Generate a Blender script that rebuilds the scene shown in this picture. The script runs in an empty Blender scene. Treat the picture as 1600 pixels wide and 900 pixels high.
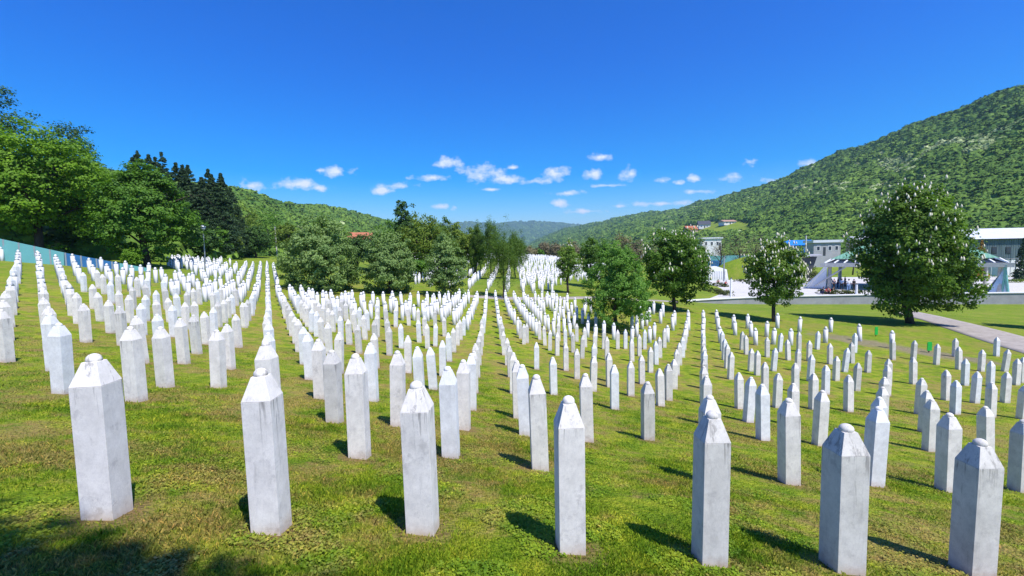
import bpy, bmesh, math, random
import numpy as np
from mathutils import Vector, Matrix
random.seed(5); RNG = np.random.default_rng(11)
SC = bpy.context.scene; COL = SC.collection
R = math.radians

# ---------------------------------------------------------------- camera
PITCH, ROLL, FPX = R(4.3), R(1.2), 711.0
_f = Vector((0, math.cos(PITCH), -math.sin(PITCH))); _r = Vector((1, 0, 0)); _u = _r.cross(_f)
RIGHT = math.cos(ROLL)*_r - math.sin(ROLL)*_u; UP = math.sin(ROLL)*_r + math.cos(ROLL)*_u
cam_d = bpy.data.cameras.new('camera'); cam = bpy.data.objects.new('camera', cam_d); COL.objects.link(cam)
cam.matrix_world = Matrix(((RIGHT.x, UP.x, -_f.x, 0), (RIGHT.y, UP.y, -_f.y, 0), (RIGHT.z, UP.z, -_f.z, 0), (0, 0, 0, 1)))
cam_d.sensor_width = 36; cam_d.lens = 36*FPX/1600; cam_d.clip_start = .1; cam_d.clip_end = 30000
SC.camera = cam
def at(px, py, d):
    "world point at depth d metres that lies in direction (px,py) - used to read real positions off the survey"
    return (RIGHT*((px-800)/FPX) - UP*((py-450)/FPX) + _f)*d
NR, NU, NF = np.array(RIGHT), np.array(UP), np.array(_f)

# ---------------------------------------------------------------- light
SUN_EL = R(58); SUN_DIR = Vector((.62*math.cos(SUN_EL), -.78*math.cos(SUN_EL), math.sin(SUN_EL))).normalized()
sd = bpy.data.lights.new('sun', 'SUN'); sd.energy = 5.0; sd.angle = R(.5); sd.color = (1, .96, .88)
sun = bpy.data.objects.new('sun', sd); COL.objects.link(sun)
sun.rotation_euler = SUN_DIR.to_track_quat('Z', 'Y').to_euler()
SC.view_settings.view_transform = 'Standard'; SC.view_settings.look = 'None'
SC.view_settings.gamma = 1; SC.view_settings.use_curve_mapping = False; SC.view_settings.exposure = 0.4
W = bpy.data.worlds.new('World'); SC.world = W; W.use_nodes = True
nt = W.node_tree; N = nt.nodes; L = nt.links; N.clear()
def nd(t, **k):
    n = N.new(t)
    for a, b in k.items(): setattr(n, a, b)
    return n
def mth(op, a, b=None, c=None, clamp=False, tree=None):
    t = tree or nt
    n = t.nodes.new('ShaderNodeMath'); n.operation = op; n.use_clamp = clamp
    for i, v in enumerate((a, b, c)):
        if v is None: continue
        if isinstance(v, (int, float)): n.inputs[i].default_value = v
        else: t.links.new(v, n.inputs[i])
    return n.outputs[0]
tc = nd('ShaderNodeTexCoord'); sp = nd('ShaderNodeSeparateXYZ'); L.new(tc.outputs['Generated'], sp.inputs[0])
sky = nd('ShaderNodeTexSky', sky_type='NISHITA', sun_disc=False, sun_elevation=SUN_EL, sun_rotation=math.atan2(SUN_DIR.x, SUN_DIR.y),
         altitude=400, air_density=1.0, dust_density=.3, ozone_density=3.0)
hsv = nd('ShaderNodeHueSaturation'); hsv.inputs['Saturation'].default_value = 1.75; hsv.inputs['Value'].default_value = 1.1; hsv.inputs['Hue'].default_value = .5
L.new(sky.outputs[0], hsv.inputs['Color'])
ysafe = mth('MAXIMUM', sp.outputs[1], .05)
uu = mth('DIVIDE', sp.outputs[0], ysafe); vv = mth('DIVIDE', sp.outputs[2], ysafe)
cmb = nd('ShaderNodeCombineXYZ'); L.new(uu, cmb.inputs[0]); L.new(vv, cmb.inputs[1])
nz = nd('ShaderNodeTexNoise'); nz.inputs['Scale'].default_value = 30; nz.inputs['Detail'].default_value = 6; nz.inputs['Roughness'].default_value = .6
stretch = nd('ShaderNodeMapping'); stretch.inputs['Scale'].default_value = (1, 1.35, 1); L.new(cmb.outputs[0], stretch.inputs[0]); L.new(stretch.outputs[0], nz.inputs['Vector'])
nz2 = nd('ShaderNodeTexNoise'); nz2.inputs['Scale'].default_value = 15; nz2.inputs['Detail'].default_value = 2; L.new(cmb.outputs[0], nz2.inputs['Vector'])
CLOUDS = [(400,289,24,9),(470,288,38,10),(498,294,28,6),(527,268,30,9),(500,266,14,4),(597,298,24,6),(624,291,26,6),(675,277,30,5),(702,257,28,10),(760,269,34,12),(790,281,38,8),(830,283,30,6),(871,272,24,10),
 (922,273,22,9),(934,246,22,7),(987,271,18,13),(885,302,28,4),(952,290,30,3),(1032,282,12,5),(1060,286,10,4),(1088,280,11,6),(1150,276,25,7),(1173,255,11,9),(1272,256,30,8),(1095,299,30,4),(1215,283,24,4),
 (872,318,15,6),(768,296,18,3),(690,323,17,4),(800,262,9,3),(968,322,12,3),(1030,318,60,4),(710,325,8,5),(920,330,40,4)]
prev = None
for (px, py, w, h) in CLOUDS:
    p = at(px, py, 1); 
    s = nd('ShaderNodeVectorMath', operation='SUBTRACT'); L.new(cmb.outputs[0], s.inputs[0]); s.inputs[1].default_value = (p.x/p.y, p.z/p.y, 0)
    m_ = nd('ShaderNodeVectorMath', operation='MULTIPLY'); L.new(s.outputs[0], m_.inputs[0]); m_.inputs[1].default_value = (FPX/w/1.25, FPX/h/1.3, 0)
    l_ = nd('ShaderNodeVectorMath', operation='LENGTH'); L.new(m_.outputs[0], l_.inputs[0])
    v = mth('SUBTRACT', 1.0, l_.outputs['Value'])
    prev = v if prev is None else mth('MAXIMUM', prev, v)
prev = mth('MAXIMUM', prev, -2.0)
a1 = mth('MULTIPLY_ADD', nz.outputs[0], 2.6, -1.50); a2 = mth('MULTIPLY_ADD', nz2.outputs[0], 1.0, -.5)
al = mth('ADD', mth('ADD', mth('MULTIPLY', prev, .95), a1), a2)
al = mth('MULTIPLY', al, 1.25, clamp=True)
front = mth('GREATER_THAN', sp.outputs[1], .06); al = mth('MULTIPLY', mth('MULTIPLY', al, front), .93)
mixc = nd('ShaderNodeMix', data_type='RGBA'); L.new(al, mixc.inputs['Factor']); tint = nd('ShaderNodeMix', data_type='RGBA', blend_type='MULTIPLY'); tint.inputs['Factor'].default_value = 1; L.new(hsv.outputs[0], tint.inputs['A']); up_ = nd('ShaderNodeMapRange', interpolation_type='SMOOTHSTEP'); L.new(sp.outputs[2], up_.inputs[0]); up_.inputs[1].default_value = -.02; up_.inputs[2].default_value = .42
tcol = nd('ShaderNodeMix', data_type='RGBA'); L.new(up_.outputs[0], tcol.inputs['Factor']); tcol.inputs['A'].default_value = (1.15, 1.08, 1.08, 1); tcol.inputs['B'].default_value = (.04, .76, 1.27, 1); L.new(tcol.outputs['Result'], tint.inputs['B'])
L.new(tint.outputs['Result'], mixc.inputs['A'])
mixc.inputs['B'].default_value = (7.0, 7.4, 8.4, 1)
bg = nd('ShaderNodeBackground'); bg.inputs['Strength'].default_value = .115; L.new(mixc.outputs['Result'], bg.inputs['Color'])
wo = nd('ShaderNodeOutputWorld'); L.new(bg.outputs[0], wo.inputs['Surface'])

# ---------------------------------------------------------------- helpers
def tag(o, label=None, cat=None, group=None, kind=None):
    if label: o['label'] = label
    if cat: o['category'] = cat
    if group: o['group'] = group
    if kind: o['kind'] = kind
    return o
def empty(name, loc=(0, 0, 0), rz=0):
    o = bpy.data.objects.new(name, None); COL.objects.link(o); o.location = loc; o.rotation_euler = (0, 0, rz); o.empty_display_size = .2
    return o
def obj(name, me, mat=None, parent=None, loc=None):
    o = bpy.data.objects.new(name, me); COL.objects.link(o)
    if mat and not me.materials: me.materials.append(mat)
    if parent: o.parent = parent
    if loc is not None: o.location = loc
    return o
def np_mesh(name, V, F, smooth=False, attr=None, corner=None):
    "V (n,3); F (m,k) constant polygon size"
    me = bpy.data.meshes.new(name); V = np.asarray(V, np.float32); F = np.asarray(F, np.int32); m, k = F.shape
    me.vertices.add(len(V)); me.vertices.foreach_set('co', V.ravel())
    me.loops.add(m*k); me.loops.foreach_set('vertex_index', F.ravel())
    me.polygons.add(m); me.polygons.foreach_set('loop_start', np.arange(m, dtype=np.int32)*k)
    try: me.polygons.foreach_set('loop_total', np.full(m, k, np.int32))
    except Exception: pass
    if smooth: me.polygons.foreach_set('use_smooth', np.ones(m, bool))
    me.update(calc_edges=True)
    for nm, (dom, arr) in (attr or {}).items():
        a = me.attributes.new(nm, 'FLOAT', dom); a.data.foreach_set('value', np.asarray(arr, np.float32))
    return me
class MB:
    "collects boxes, bars and prisms into one mesh"
    def __init__(s): s.v = []; s.f = []
    def poly(s, vs, fs):
        o = len(s.v); s.v += [tuple(v) for v in vs]; s.f += [tuple(i+o for i in f) for f in fs]; return s
    def box(s, c, d, rz=0, m=None):
        hx, hy, hz = d[0]/2, d[1]/2, d[2]/2; cs, sn = math.cos(rz), math.sin(rz)
        vs = []
        for z in (-hz, hz):
            for x, y in ((-hx, -hy), (hx, -hy), (hx, hy), (-hx, hy)):
                vs.append((c[0]+x*cs-y*sn, c[1]+x*sn+y*cs, c[2]+z))
        return s.poly(vs, [(0, 3, 2, 1), (4, 5, 6, 7), (0, 1, 5, 4), (1, 2, 6, 5), (2, 3, 7, 6), (3, 0, 4, 7)])
    def tube(s, a, b, r0, r1=None, n=8):
        a = Vector(a); b = Vector(b); r1 = r0 if r1 is None else r1
        d = (b-a).normalized(); e = d.orthogonal().normalized(); g = d.cross(e)
        vs = [a+(e*math.cos(t)+g*math.sin(t))*r0 for t in [2*math.pi*i/n for i in range(n)]] + [b+(e*math.cos(t)+g*math.sin(t))*r1 for t in [2*math.pi*i/n for i in range(n)]]
        return s.poly(vs, [(i, (i+1) % n, n+(i+1) % n, n+i) for i in range(n)]+[tuple(range(n-1, -1, -1)), tuple(range(n, 2*n))])
    def prism(s, pts, z0, z1):
        n = len(pts); vs = [(p[0], p[1], z0) for p in pts]+[(p[0], p[1], z1) for p in pts]
        return s.poly(vs, [(i, (i+1) % n, n+(i+1) % n, n+i) for i in range(n)]+[tuple(range(n-1, -1, -1)), tuple(range(n, 2*n))])
    def slab(s, pts, t):
        "thicken a planar 3D polygon by t along its normal"
        p = [Vector(q) for q in pts]; nrm = (p[1]-p[0]).cross(p[2]-p[0]).normalized()*t; n = len(p)
        return s.poly(p+[q+nrm for q in p], [(i, (i+1) % n, n+(i+1) % n, n+i) for i in range(n)]+[tuple(range(n-1, -1, -1)), tuple(range(n, 2*n))])
    def mesh(s, name, smooth=False, bevel=0):
        me = bpy.data.meshes.new(name); me.from_pydata(s.v, [], s.f); me.update()
        bm = bmesh.new(); bm.from_mesh(me); bmesh.ops.recalc_face_normals(bm, faces=bm.faces)
        if bevel: bmesh.ops.bevel(bm, geom=list(bm.edges), offset=bevel, segments=2, profile=.6, affect='EDGES')
        bm.to_mesh(me); bm.free()
        if smooth: me.polygons.foreach_set('use_smooth', np.ones(len(me.polygons), bool))
        return me

def material(name, rough=.8, spec=.3):
    m = bpy.data.materials.new(name); m.use_nodes = True; b = m.node_tree.nodes['Principled BSDF']
    b.inputs['Roughness'].default_value = rough; b.inputs['Specular IOR Level'].default_value = spec
    return m, m.node_tree, b
def noise(t, scale, detail=4, rough=.5, vec=None, dist=0):
    n = t.nodes.new('ShaderNodeTexNoise'); n.inputs['Scale'].default_value = scale; n.inputs['Detail'].default_value = detail
    n.inputs['Roughness'].default_value = rough; n.inputs['Distortion'].default_value = dist
    if vec is not None: t.links.new(vec, n.inputs['Vector'])
    return n.outputs[0]
def ramp(t, fac, stops, interp='LINEAR'):
    r = t.nodes.new('ShaderNodeValToRGB'); r.color_ramp.interpolation = interp; t.links.new(fac, r.inputs[0])
    e = r.color_ramp.elements
    while len(e) < len(stops): e.new(.5)
    for el, (p, c) in zip(e, stops): el.position = p; el.color = (*c, 1) if len(c) == 3 else c
    return r.outputs[0]
def mix(t, fac, a, b, mode='MIX'):
    n = t.nodes.new('ShaderNodeMix'); n.data_type = 'RGBA'; n.blend_type = mode
    for s, v in (('Factor', fac), ('A', a), ('B', b)):
        if isinstance(v, (int, float)): n.inputs[s].default_value = v
        elif isinstance(v, tuple): n.inputs[s].default_value = (*v, 1)
        else: t.links.new(v, n.inputs[s])
    return n.outputs['Result']
def coord(t, kind='Object'): return t.nodes.new('ShaderNodeTexCoord').outputs[kind]
def wpos(t): return t.nodes.new('ShaderNodeNewGeometry').outputs['Position']
def bump(t, h, strength=.3, dist=.02):
    n = t.nodes.new('ShaderNodeBump'); n.inputs['Strength'].default_value = strength; n.inputs['Distance'].default_value = dist; t.links.new(h, n.inputs['Height']); return n.outputs[0]
def mapping(t, vec, scale): 
    n = t.nodes.new('ShaderNodeMapping'); n.inputs['Scale'].default_value = scale; t.links.new(vec, n.inputs[0]); return n.outputs[0]
def plain(name, col, rough=.7, var=.15, scale=3, spec=.3, metal=0):
    m, t, b = material(name, rough, spec); b.inputs['Metallic'].default_value = metal
    n = noise(t, scale, 5, .6, coord(t))
    c = ramp(t, n, [(.3, tuple(v*(1-var) for v in col)), (.7, tuple(min(1, v*(1+var)) for v in col))])
    t.links.new(c, b.inputs['Base Color']); t.links.new(bump(t, n, .15, .01), b.inputs['Normal'])
    return m

TPS=np.array([(-2.69,2.88,0.6107388),(-1.60,2.85,0.6001584),(-0.66,3.07,-1.007813),(0.36,2.96,1.130551),(1.33,3.01,-0.4331271),(2.35,3.14,0.6801232),(3.55,3.38,-0.1949201),(-7.11,7.05,0.06831518),(-11.79,12.44,0.04801194),(-24.16,25.63,0.004686337),(-19.73,21.36,-0.009137966),(-15.99,17.51,0.01753201),(-12.97,14.54,0.04780691),(-5.79,6.84,0.006313322),(-9.38,11.46,-0.04047472),(-23.76,26.45,-0.009830933),(-6.36,8.16,0.06494459),(-8.28,11.28,-0.01821476),(-10.14,14.45,-0.0694069),(-5.68,8.60,0.002361747),(-7.03,11.10,-0.01438199),(-9.35,15.32,0.005891706),(-10.22,15.04,0.01938954),(-17.80,29.25,-0.04196424),(-21.17,33.07,-0.00182175),(-13.69,23.07,-0.07900435),(-2.70,6.67,0.005417928),(-1.74,4.94,-0.0921),(-2.81,8.85,-0.007882613),(-5.10,18.52,-0.04627967),(-6.99,27.04,-0.02557184),(-7.62,31.39,-0.09323673),(-3.70,24.44,0.02801049),(-2.19,13.82,0.04476641),(-2.05,11.34,-0.0005357905),(-1.81,6.89,-0.05602771),(-3.26,13.83,0.005663037),(-0.79,5.42,-0.12649),(-0.83,7.21,0.01360025),(-0.87,9.03,0.02962996),(0.29,5.29,-0.6168152),(0.13,32.65,-0.0530457),(0.91,28.85,-0.1217023),(0.85,16.83,0.07265473),(1.13,12.81,-0.0101901),(2.04,17.58,0.04686532),(2.38,16.78,-0.01429335),(2.75,15.38,-0.07791987),(2.57,11.42,-0.02893441),(2.40,8.00,0.008275108),(3.41,22.17,-1.695274e-05),(3.80,14.49,-0.0309847),(4.18,12.74,-0.07467469),(3.55,46.26,-0.1239739),(3.84,26.90,0.0219235),(4.90,17.11,-0.02756466),(4.93,14.20,-0.02626329),(5.87,22.15,0.00392998),(6.10,19.81,-0.01093313),(6.71,29.99,-0.04943374),(6.68,28.78,-0.1151498),(6.47,25.93,0.003235257),(8.26,30.02,-0.006520739),(8.74,27.88,0.05852909),(9.74,33.99,-0.05863058),(12.25,39.28,-0.03877644),(10.61,37.41,-0.01897324),(11.67,35.61,-0.03717617),(13.08,39.24,-0.05474337),(11.56,32.59,-0.0111977),(12.22,34.06,-0.0003909083),(9.91,28.86,-0.0099637),(9.34,27.78,-0.03757099),(7.68,23.51,0.01074033),(8.71,17.93,0.06440709),(15.43,31.23,-0.001998857),(13.64,26.80,-0.002674039),(14.38,27.69,-0.08486501),(10.77,20.33,0.04330548),(11.66,21.42,-0.06087838),(8.10,13.65,0.02293364),(17.72,34.01,-0.008001713),(15.91,30.03,0.02354521),(14.51,26.86,0.05097107),(16.93,30.02,0.02526773),(16.09,27.81,0.02354688),(15.36,25.90,0.018198),(14.64,25.84,-0.04044808),(12.14,20.88,0.02648187),(19.99,34.01,0.003709268),(16.57,26.86,0.05169188),(21.61,33.95,-0.02215842),(14.86,24.21,-0.002068966),(18.80,27.75,-0.01621891),(20.06,28.85,0.01446394),(23.98,33.96,-0.01220665),(15.64,22.12,0.05682751),(14.61,20.25,-0.03397553),(16.33,22.05,-0.02065513),(17.20,22.77,0.03935264),(19.05,25.06,0.04941126),(23.10,29.96,0.005542513),(17.46,22.04,-0.02055258),(21.16,24.98,-0.006830006),(22.30,24.98,0.0006804045),(10.63,14.13,-0.01602881),(14.37,18.71,-0.05857839),(6.28,9.13,0.03730998),(3.62,5.82,0.01475586),(5.12,9.14,0.01985057),(5.08,6.25,-0.0006437922),(18.11,20.22,-0.04326938),(8.97,9.55,-0.01388003),(6.28,6.39,-0.00200461),(15.47,15.95,0.02679925),(14.27,14.38,-0.009434464),(19.93,19.70,-0.01832965),(15.84,15.30,0.04713092),(17.60,15.93,0.0179202),(22.20,19.70,-0.006407281),(10.73,10.04,-0.07043693),(7.86,6.84,-0.0906127),(25.16,26.62,-0.08201612),(26.33,26.71,-0.01945002),(23.28,23.39,-0.02328287),(23.06,22.05,0.009995461),(28.81,26.72,-0.01385776),(24.23,22.05,0.01160942),(-2.33,40.81,-0.1527116),(7.84,42.80,0.4585931),(8.03,112.23,0.2860774),(-1.42,112.23,-0.2183272),(2.07,71.95,-0.2497315),(9.60,67.94,0.4339418),(-10.49,75.00,-0.007616387),(-7.22,95.19,0.1808948),(-32.43,60.06,-0.03142829),(-38.30,62.11,-0.003852381),(-42.12,60.14,0.01501921),(-62.63,95.37,-0.007041304),(-57.06,110.41,-0.0006831671),(-38.21,34.11,0.008831074),(-35.86,37.09,0.1780118),(-32.87,40.05,-0.1154496),(-15.36,36.88,-0.1495721),(-9.90,36.87,0.3577668),(-5.66,38.84,0.1422735),(-20.21,59.99,0.04521256),(-18.93,75.02,-0.1602536),(14.02,39.72,0.1863231),(23.58,55.66,-0.349831),(36.03,56.63,0.01664728),(47.20,55.61,0.0274541),(61.83,54.60,0.03015037),(26.52,41.64,-0.02894246),(39.31,39.59,-0.08867406),(35.92,31.58,-0.05380838),(33.34,37.63,0.2972977),(42.21,99.76,-0.1126323),(84.40,99.69,0.02879163),(112.52,99.65,0.004934929),(31.02,109.93,-0.06012869),(16.87,59.77,-0.05902572),(-8.00,0.00,-0.3146013),(8.00,0.00,-0.008853197),(0.00,-4.00,-0.1456688),(-6.00,-4.00,0.02891359),(6.00,-4.00,0.05175077)])
TPC=(-11.22127355271134,-0.6037464038871762,-0.19661362814303798)
GRAVES={
'A':'-7.07,7.01 -9.11,8.91 -11.76,11.43 -14.51,14.07 -17.49,16.90 -20.28,19.61 -25.03,24.19 -29.38,28.43 -36.61,35.37',
'Z':'-10.70,9.47 -13.72,12.23 -16.23,14.56 -18.94,17.13 -22.25,20.26 -26.00,23.78 -28.06,25.82 -31.38,29.02 -36.12,33.50',
'Y':'-39.63,35.54',
'B':'-12.53,13.22 -16.15,16.80 -18.04,18.54 -20.94,21.43 -24.23,24.59 -26.44,26.75 -33.45,33.55',
'C':'-24.35,25.85 -27.35,28.78 -30.37,31.73 -34.81,36.25',
'D':'-8.89,10.75 -5.79,6.84 -11.54,13.31 -13.85,15.54 -16.42,18.01 -19.46,21.05',
'D2':'-23.37,26.03 -25.26,27.79 -27.98,30.49 -31.28,33.82',
'D3':'-25.78,29.31 -28.67,32.23 -32.36,35.97',
'E1':'-12.99,15.82 -15.59,18.42 -17.63,20.35 -20.64,23.34',
'E2':'-18.71,22.37 -23.72,28.21 -26.31,30.82 -29.44,33.96',
'E3':'-23.54,27.18',
'E4':'-21.88,26.53 -27.24,32.67 -30.35,35.89',
'F1':'-15.80,19.48 -19.49,24.21 -22.02,27.45 -24.91,31.16 -28.71,36.03',
'F2':'-23.86,29.32 -27.92,34.30',
'G1':'-6.36,8.16 -10.11,12.88 -14.27,18.21 -17.05,21.71 -26.07,33.33',
'G2':'-12.19,16.21 -15.08,19.90 -18.01,23.59 -20.85,27.26 -23.04,30.17 -26.35,34.30',
'G3':'-16.05,21.76 -18.93,25.52 -21.43,28.66',
'G4':'-21.57,29.35 -24.55,33.21',
'G5':'-25.11,34.50',
'H1':'-8.28,11.28 -13.37,18.47 -16.74,23.34 -20.22,28.37 -23.16,32.55',
'H2':'-22.44,31.15',
'H3':'-9.28,13.19 -13.72,19.53 -17.62,25.11 -23.34,33.33',
'H4':'-18.32,26.56 -20.68,29.97',
'I1':'-5.68,8.60 -7.03,11.10 -9.42,15.42',
'I2':'-10.47,15.38 -11.68,17.64 -13.13,20.20 -13.80,21.67 -14.63,23.29 -15.22,24.63 -16.80,27.63',
'I3':'-15.96,24.18 -16.78,25.82 -17.45,27.17 -17.96,28.23 -18.66,29.68 -19.00,30.49 -19.34,31.34 -19.72,32.18',
'I4':'-18.81,27.79 -19.13,28.64 -19.71,29.76 -20.27,31.01',
'I5':'-21.96,32.65 -21.09,32.98',
'J1':'-12.38,20.85 -12.67,21.43 -13.52,23.12 -14.37,24.96 -15.37,26.86 -16.27,28.58 -17.04,30.19 -17.71,31.54 -18.32,32.74 -19.22,34.46 -20.28,36.39 -21.78,39.19 -24.28,43.85 -28.22,51.14 -34.08,61.98',
'J2':'-17.46,29.19 -18.16,30.59 -18.70,31.75 -20.18,34.70 -21.48,37.15 -23.11,40.18 -25.35,44.34 -28.08,49.39 -32.73,57.74',
'J3':'-21.57,35.82 -22.76,37.99 -23.78,40.00 -25.57,43.23 -27.36,46.51 -29.93,51.14 -33.80,58.05',
'J4':'-23.12,36.96 -24.50,39.53 -25.80,41.93',
'J5':'-28.91,47.57 -31.97,53.00',
'J6':'-26.49,41.45 -28.20,44.44 -29.67,47.19 -31.61,50.63 -38.44,62.32',
'J7':'-42.13,66.37',
'J8':'-36.40,56.69 -31.25,48.01 -28.87,43.96 -28.24,42.72',
'J9':'-44.82,63.50 -37.38,53.77 -40.71,59.18 -33.36,47.59 -30.19,44.27 -31.86,47.12 -34.12,50.91 -37.14,56.02 -28.85,41.62 -25.22,38.77 -24.68,36.59 -25.47,37.46 -26.66,39.97',
'M':'-3.03,5.54 -5.38,9.89 -6.94,12.78 -8.39,15.47 -9.82,18.13 -11.12,20.57 -12.27,22.72 -13.26,24.58 -14.14,26.23 -14.89,27.64 -15.58,28.95 -16.26,30.22 -16.90,31.44 -17.69,32.93 -18.56,34.58 -19.66,36.64 -21.06,39.30 -23.07,42.96 -25.56,47.62 -29.26,54.56 -33.88,63.22',
'N':'-1.74,4.94 -2.70,6.67 -3.69,8.51 -4.89,10.75 -6.20,13.31 -7.57,15.90 -8.69,18.02 -9.78,19.99 -10.75,21.74 -11.72,23.61 -12.63,25.18 -13.40,26.60 -14.17,27.98 -14.96,29.33 -15.82,30.88 -16.85,32.63 -18.32,35.42 -20.08,38.77 -22.47,43.19 -25.73,49.37 -30.27,57.97',
'O':'-2.81,8.85 -4.79,12.29 -6.66,16.25 -8.01,18.87 -8.99,20.65 -9.75,21.84 -10.62,23.36 -11.32,24.63 -11.91,25.61 -12.91,27.38 -13.53,28.38 -14.16,29.45 -14.79,30.60 -15.52,31.78',
'O2':'-7.81,20.44 -9.02,22.65 -9.50,23.28 -10.24,24.43 -10.69,25.10 -11.41,26.28 -12.26,27.74 -12.90,28.67 -13.39,29.40 -14.18,30.77 -14.97,32.32',
'O3':'-11.28,27.63 -11.92,28.51 -12.87,29.92 -13.59,30.90 -14.12,31.71 -12.96,31.05 -12.45,30.32 -12.53,31.41 -11.59,29.22 -10.62,26.43 -10.02,25.56 -11.07,28.61 -11.36,30.16 -10.37,27.47 -9.18,24.18 -11.67,31.71 -9.79,26.61 -11.10,30.73',
'O4':'-7.06,19.40 -9.17,25.80 -10.28,29.00 -11.41,32.25 -10.56,30.14 -9.65,27.85 -8.10,23.19 -8.50,25.08 -10.42,31.27 -10.57,32.16 -9.48,29.04 -7.84,24.34 -8.84,28.28 -9.93,32.28 -7.02,21.38 -5.91,17.21',
'P':'-4.34,14.10 -5.99,19.57 -6.80,22.56 -7.60,25.38 -8.23,27.52 -9.02,30.41',
'Q':'-4.85,17.59 -5.93,21.37 -7.21,25.80 -8.00,28.39 -9.28,32.72',
'R':'-6.84,26.38 -8.32,30.96',
'S':'-7.03,28.79 -7.79,30.44 -8.33,31.86 -8.80,33.36',
'S2':'-8.11,33.20 -7.17,30.32 -7.02,31.02 -7.43,33.07 -6.29,27.37 -6.36,29.15 -7.04,33.92 -5.64,27.01 -4.65,22.32 -6.06,30.55 -5.37,27.56 -4.80,24.57 -5.53,29.51 -6.10,31.95 -6.40,34.34 -5.39,30.18 -5.87,33.23 -5.83,34.13 -5.37,31.32 -4.73,27.49 -3.75,21.65 -5.25,31.96 -5.61,35.18',
'S3':'-4.63,29.61 -5.15,33.71 -4.58,30.75 -5.13,34.60 -4.57,31.59 -5.02,35.91 -4.47,32.20 -4.48,34.44 -4.45,35.36 -4.33,36.06 -4.34,37.06',
'S4':'-3.80,25.07 -3.77,29.12 -3.71,29.99 -3.71,31.08 -3.70,32.16 -3.70,32.98 -3.75,34.91 -3.70,35.85 -3.58,37.25',
'S5':'-4.97,20.00 -3.26,13.83 -3.94,20.70 -2.01,9.53 -2.05,11.34 -1.81,6.89',
'T':'-2.21,13.93 -2.53,17.72 -2.71,20.46 -2.80,22.67 -2.85,24.53 -2.84,26.04 -2.81,28.02 -2.85,29.81 -2.83,31.57 -2.89,33.39 -2.88,35.03 -2.89,36.51 -2.87,37.61',
'W':'-0.79,5.42 -0.83,7.21 -0.88,9.12 -1.03,11.60 -1.20,14.58 -1.36,17.57 -1.49,20.37 -1.61,23.04 -1.73,25.36 -1.79,27.51 -1.87,29.53 -1.93,31.33 -1.99,33.13 -2.03,34.87 -2.13,36.68 -2.19,38.70',
'X':'0.29,5.29 0.17,7.29 0.07,8.80 -0.02,12.18 -0.11,15.37 -0.25,18.26 -0.43,21.08 -0.55,23.84 -0.67,26.03 -0.79,27.82 -0.91,29.65 -1.00,31.18 -1.09,32.83 -1.19,34.50 -1.30,36.45 -1.43,38.82',
'AA':'1.19,7.32 1.13,12.81 0.92,17.97 0.80,25.64 0.60,25.09 0.46,26.93 0.32,27.92 0.13,31.27 -0.07,32.71 -0.26,33.87 -0.37,35.40 -0.48,37.08 -0.61,39.01',
'BB':'2.40,8.00 2.57,11.42 2.53,14.29 2.34,16.56 2.14,18.34 2.18,22.39 1.95,23.84 1.79,25.35 1.61,27.11 1.45,28.32 1.31,29.74 1.14,30.62 1.00,31.76 0.86,32.90 0.79,33.85 0.62,34.79 0.54,35.54 0.45,36.32 0.31,37.74 0.16,39.35',
'CC':'4.18,12.74 3.68,14.09 3.55,16.63 3.47,19.33 3.39,22.16 3.17,23.81 2.93,25.23 2.77,27.22 2.60,28.64 2.38,29.99 2.21,31.09 2.02,32.19 1.86,33.31 1.73,34.47 1.58,35.43 1.47,36.18 1.30,37.23 1.17,38.08 1.00,39.67',
'DD':'4.80,13.87 4.79,16.72 4.61,22.12 4.14,25.85 3.89,27.41 3.65,28.61 3.40,29.93 3.19,31.25 2.99,32.32 3.03,39.39 2.51,35.75 2.35,36.49 2.21,37.54 1.99,39.31',
'EE':'5.79,16.17 5.98,19.59 5.87,22.22 5.99,25.77 5.14,25.55 5.07,27.73 4.82,29.07 4.23,31.38 4.01,32.44 3.81,33.52 3.65,34.64 3.47,35.80 3.26,36.76 3.11,37.53 2.91,38.33 2.64,39.83',
'FF':'5.96,32.34 5.35,31.95 5.14,33.23 4.87,34.29 4.63,35.40 4.41,36.07 4.22,37.03 3.99,37.77 3.83,38.87 3.70,39.77 3.53,40.39',
'FG':'4.77,39.39 5.18,37.53 5.68,35.67 6.12,37.76 6.38,36.81 5.83,28.95 6.43,28.74',
'GA':'6.93,21.80 7.75,23.74 9.03,26.85 9.82,28.61',
'GB':'4.38,23.96 3.30,15.45',
'GC':'6.74,24.00 7.65,26.17 8.57,28.24 9.17,29.27',
'GD':'6.49,26.01 7.38,27.99 8.21,29.86 9.26,32.33 9.90,33.41 10.60,34.93 11.74,37.65',
'GE':'8.57,32.49 9.28,33.75 10.42,36.74',
'GF':'11.27,34.41 12.31,36.94',
'GG2':'11.44,32.26 12.22,34.05',
'GG':'7.06,19.36 8.14,21.97 9.11,24.14 10.03,26.37 10.88,28.42 11.77,30.50 12.65,32.45 13.35,34.23',
'HH':'2.36,5.38 4.49,10.44 5.89,13.81 7.07,16.58 8.16,19.21 9.14,21.53 9.97,23.57 10.86,25.68 11.76,27.81 12.67,29.97 13.60,32.18 14.53,34.39',
'II':'9.18,18.95 10.29,21.61 11.21,23.85 12.27,26.34 13.20,28.63 14.79,32.50 15.82,34.98',
'JJ':'7.09,11.29 8.20,13.89 9.37,16.66 10.99,20.20 11.19,21.15 13.24,25.51 13.60,26.74 15.39,31.17 16.26,33.23',
'KK':'15.21,28.18 16.29,30.77 17.53,33.67',
'K1':'6.74,13.33 5.96,11.33 5.12,9.14 3.62,5.82',
'K2':'14.07,24.86 12.42,21.39',
'K3':'15.64,26.35 16.49,28.49 17.40,30.88',
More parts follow.
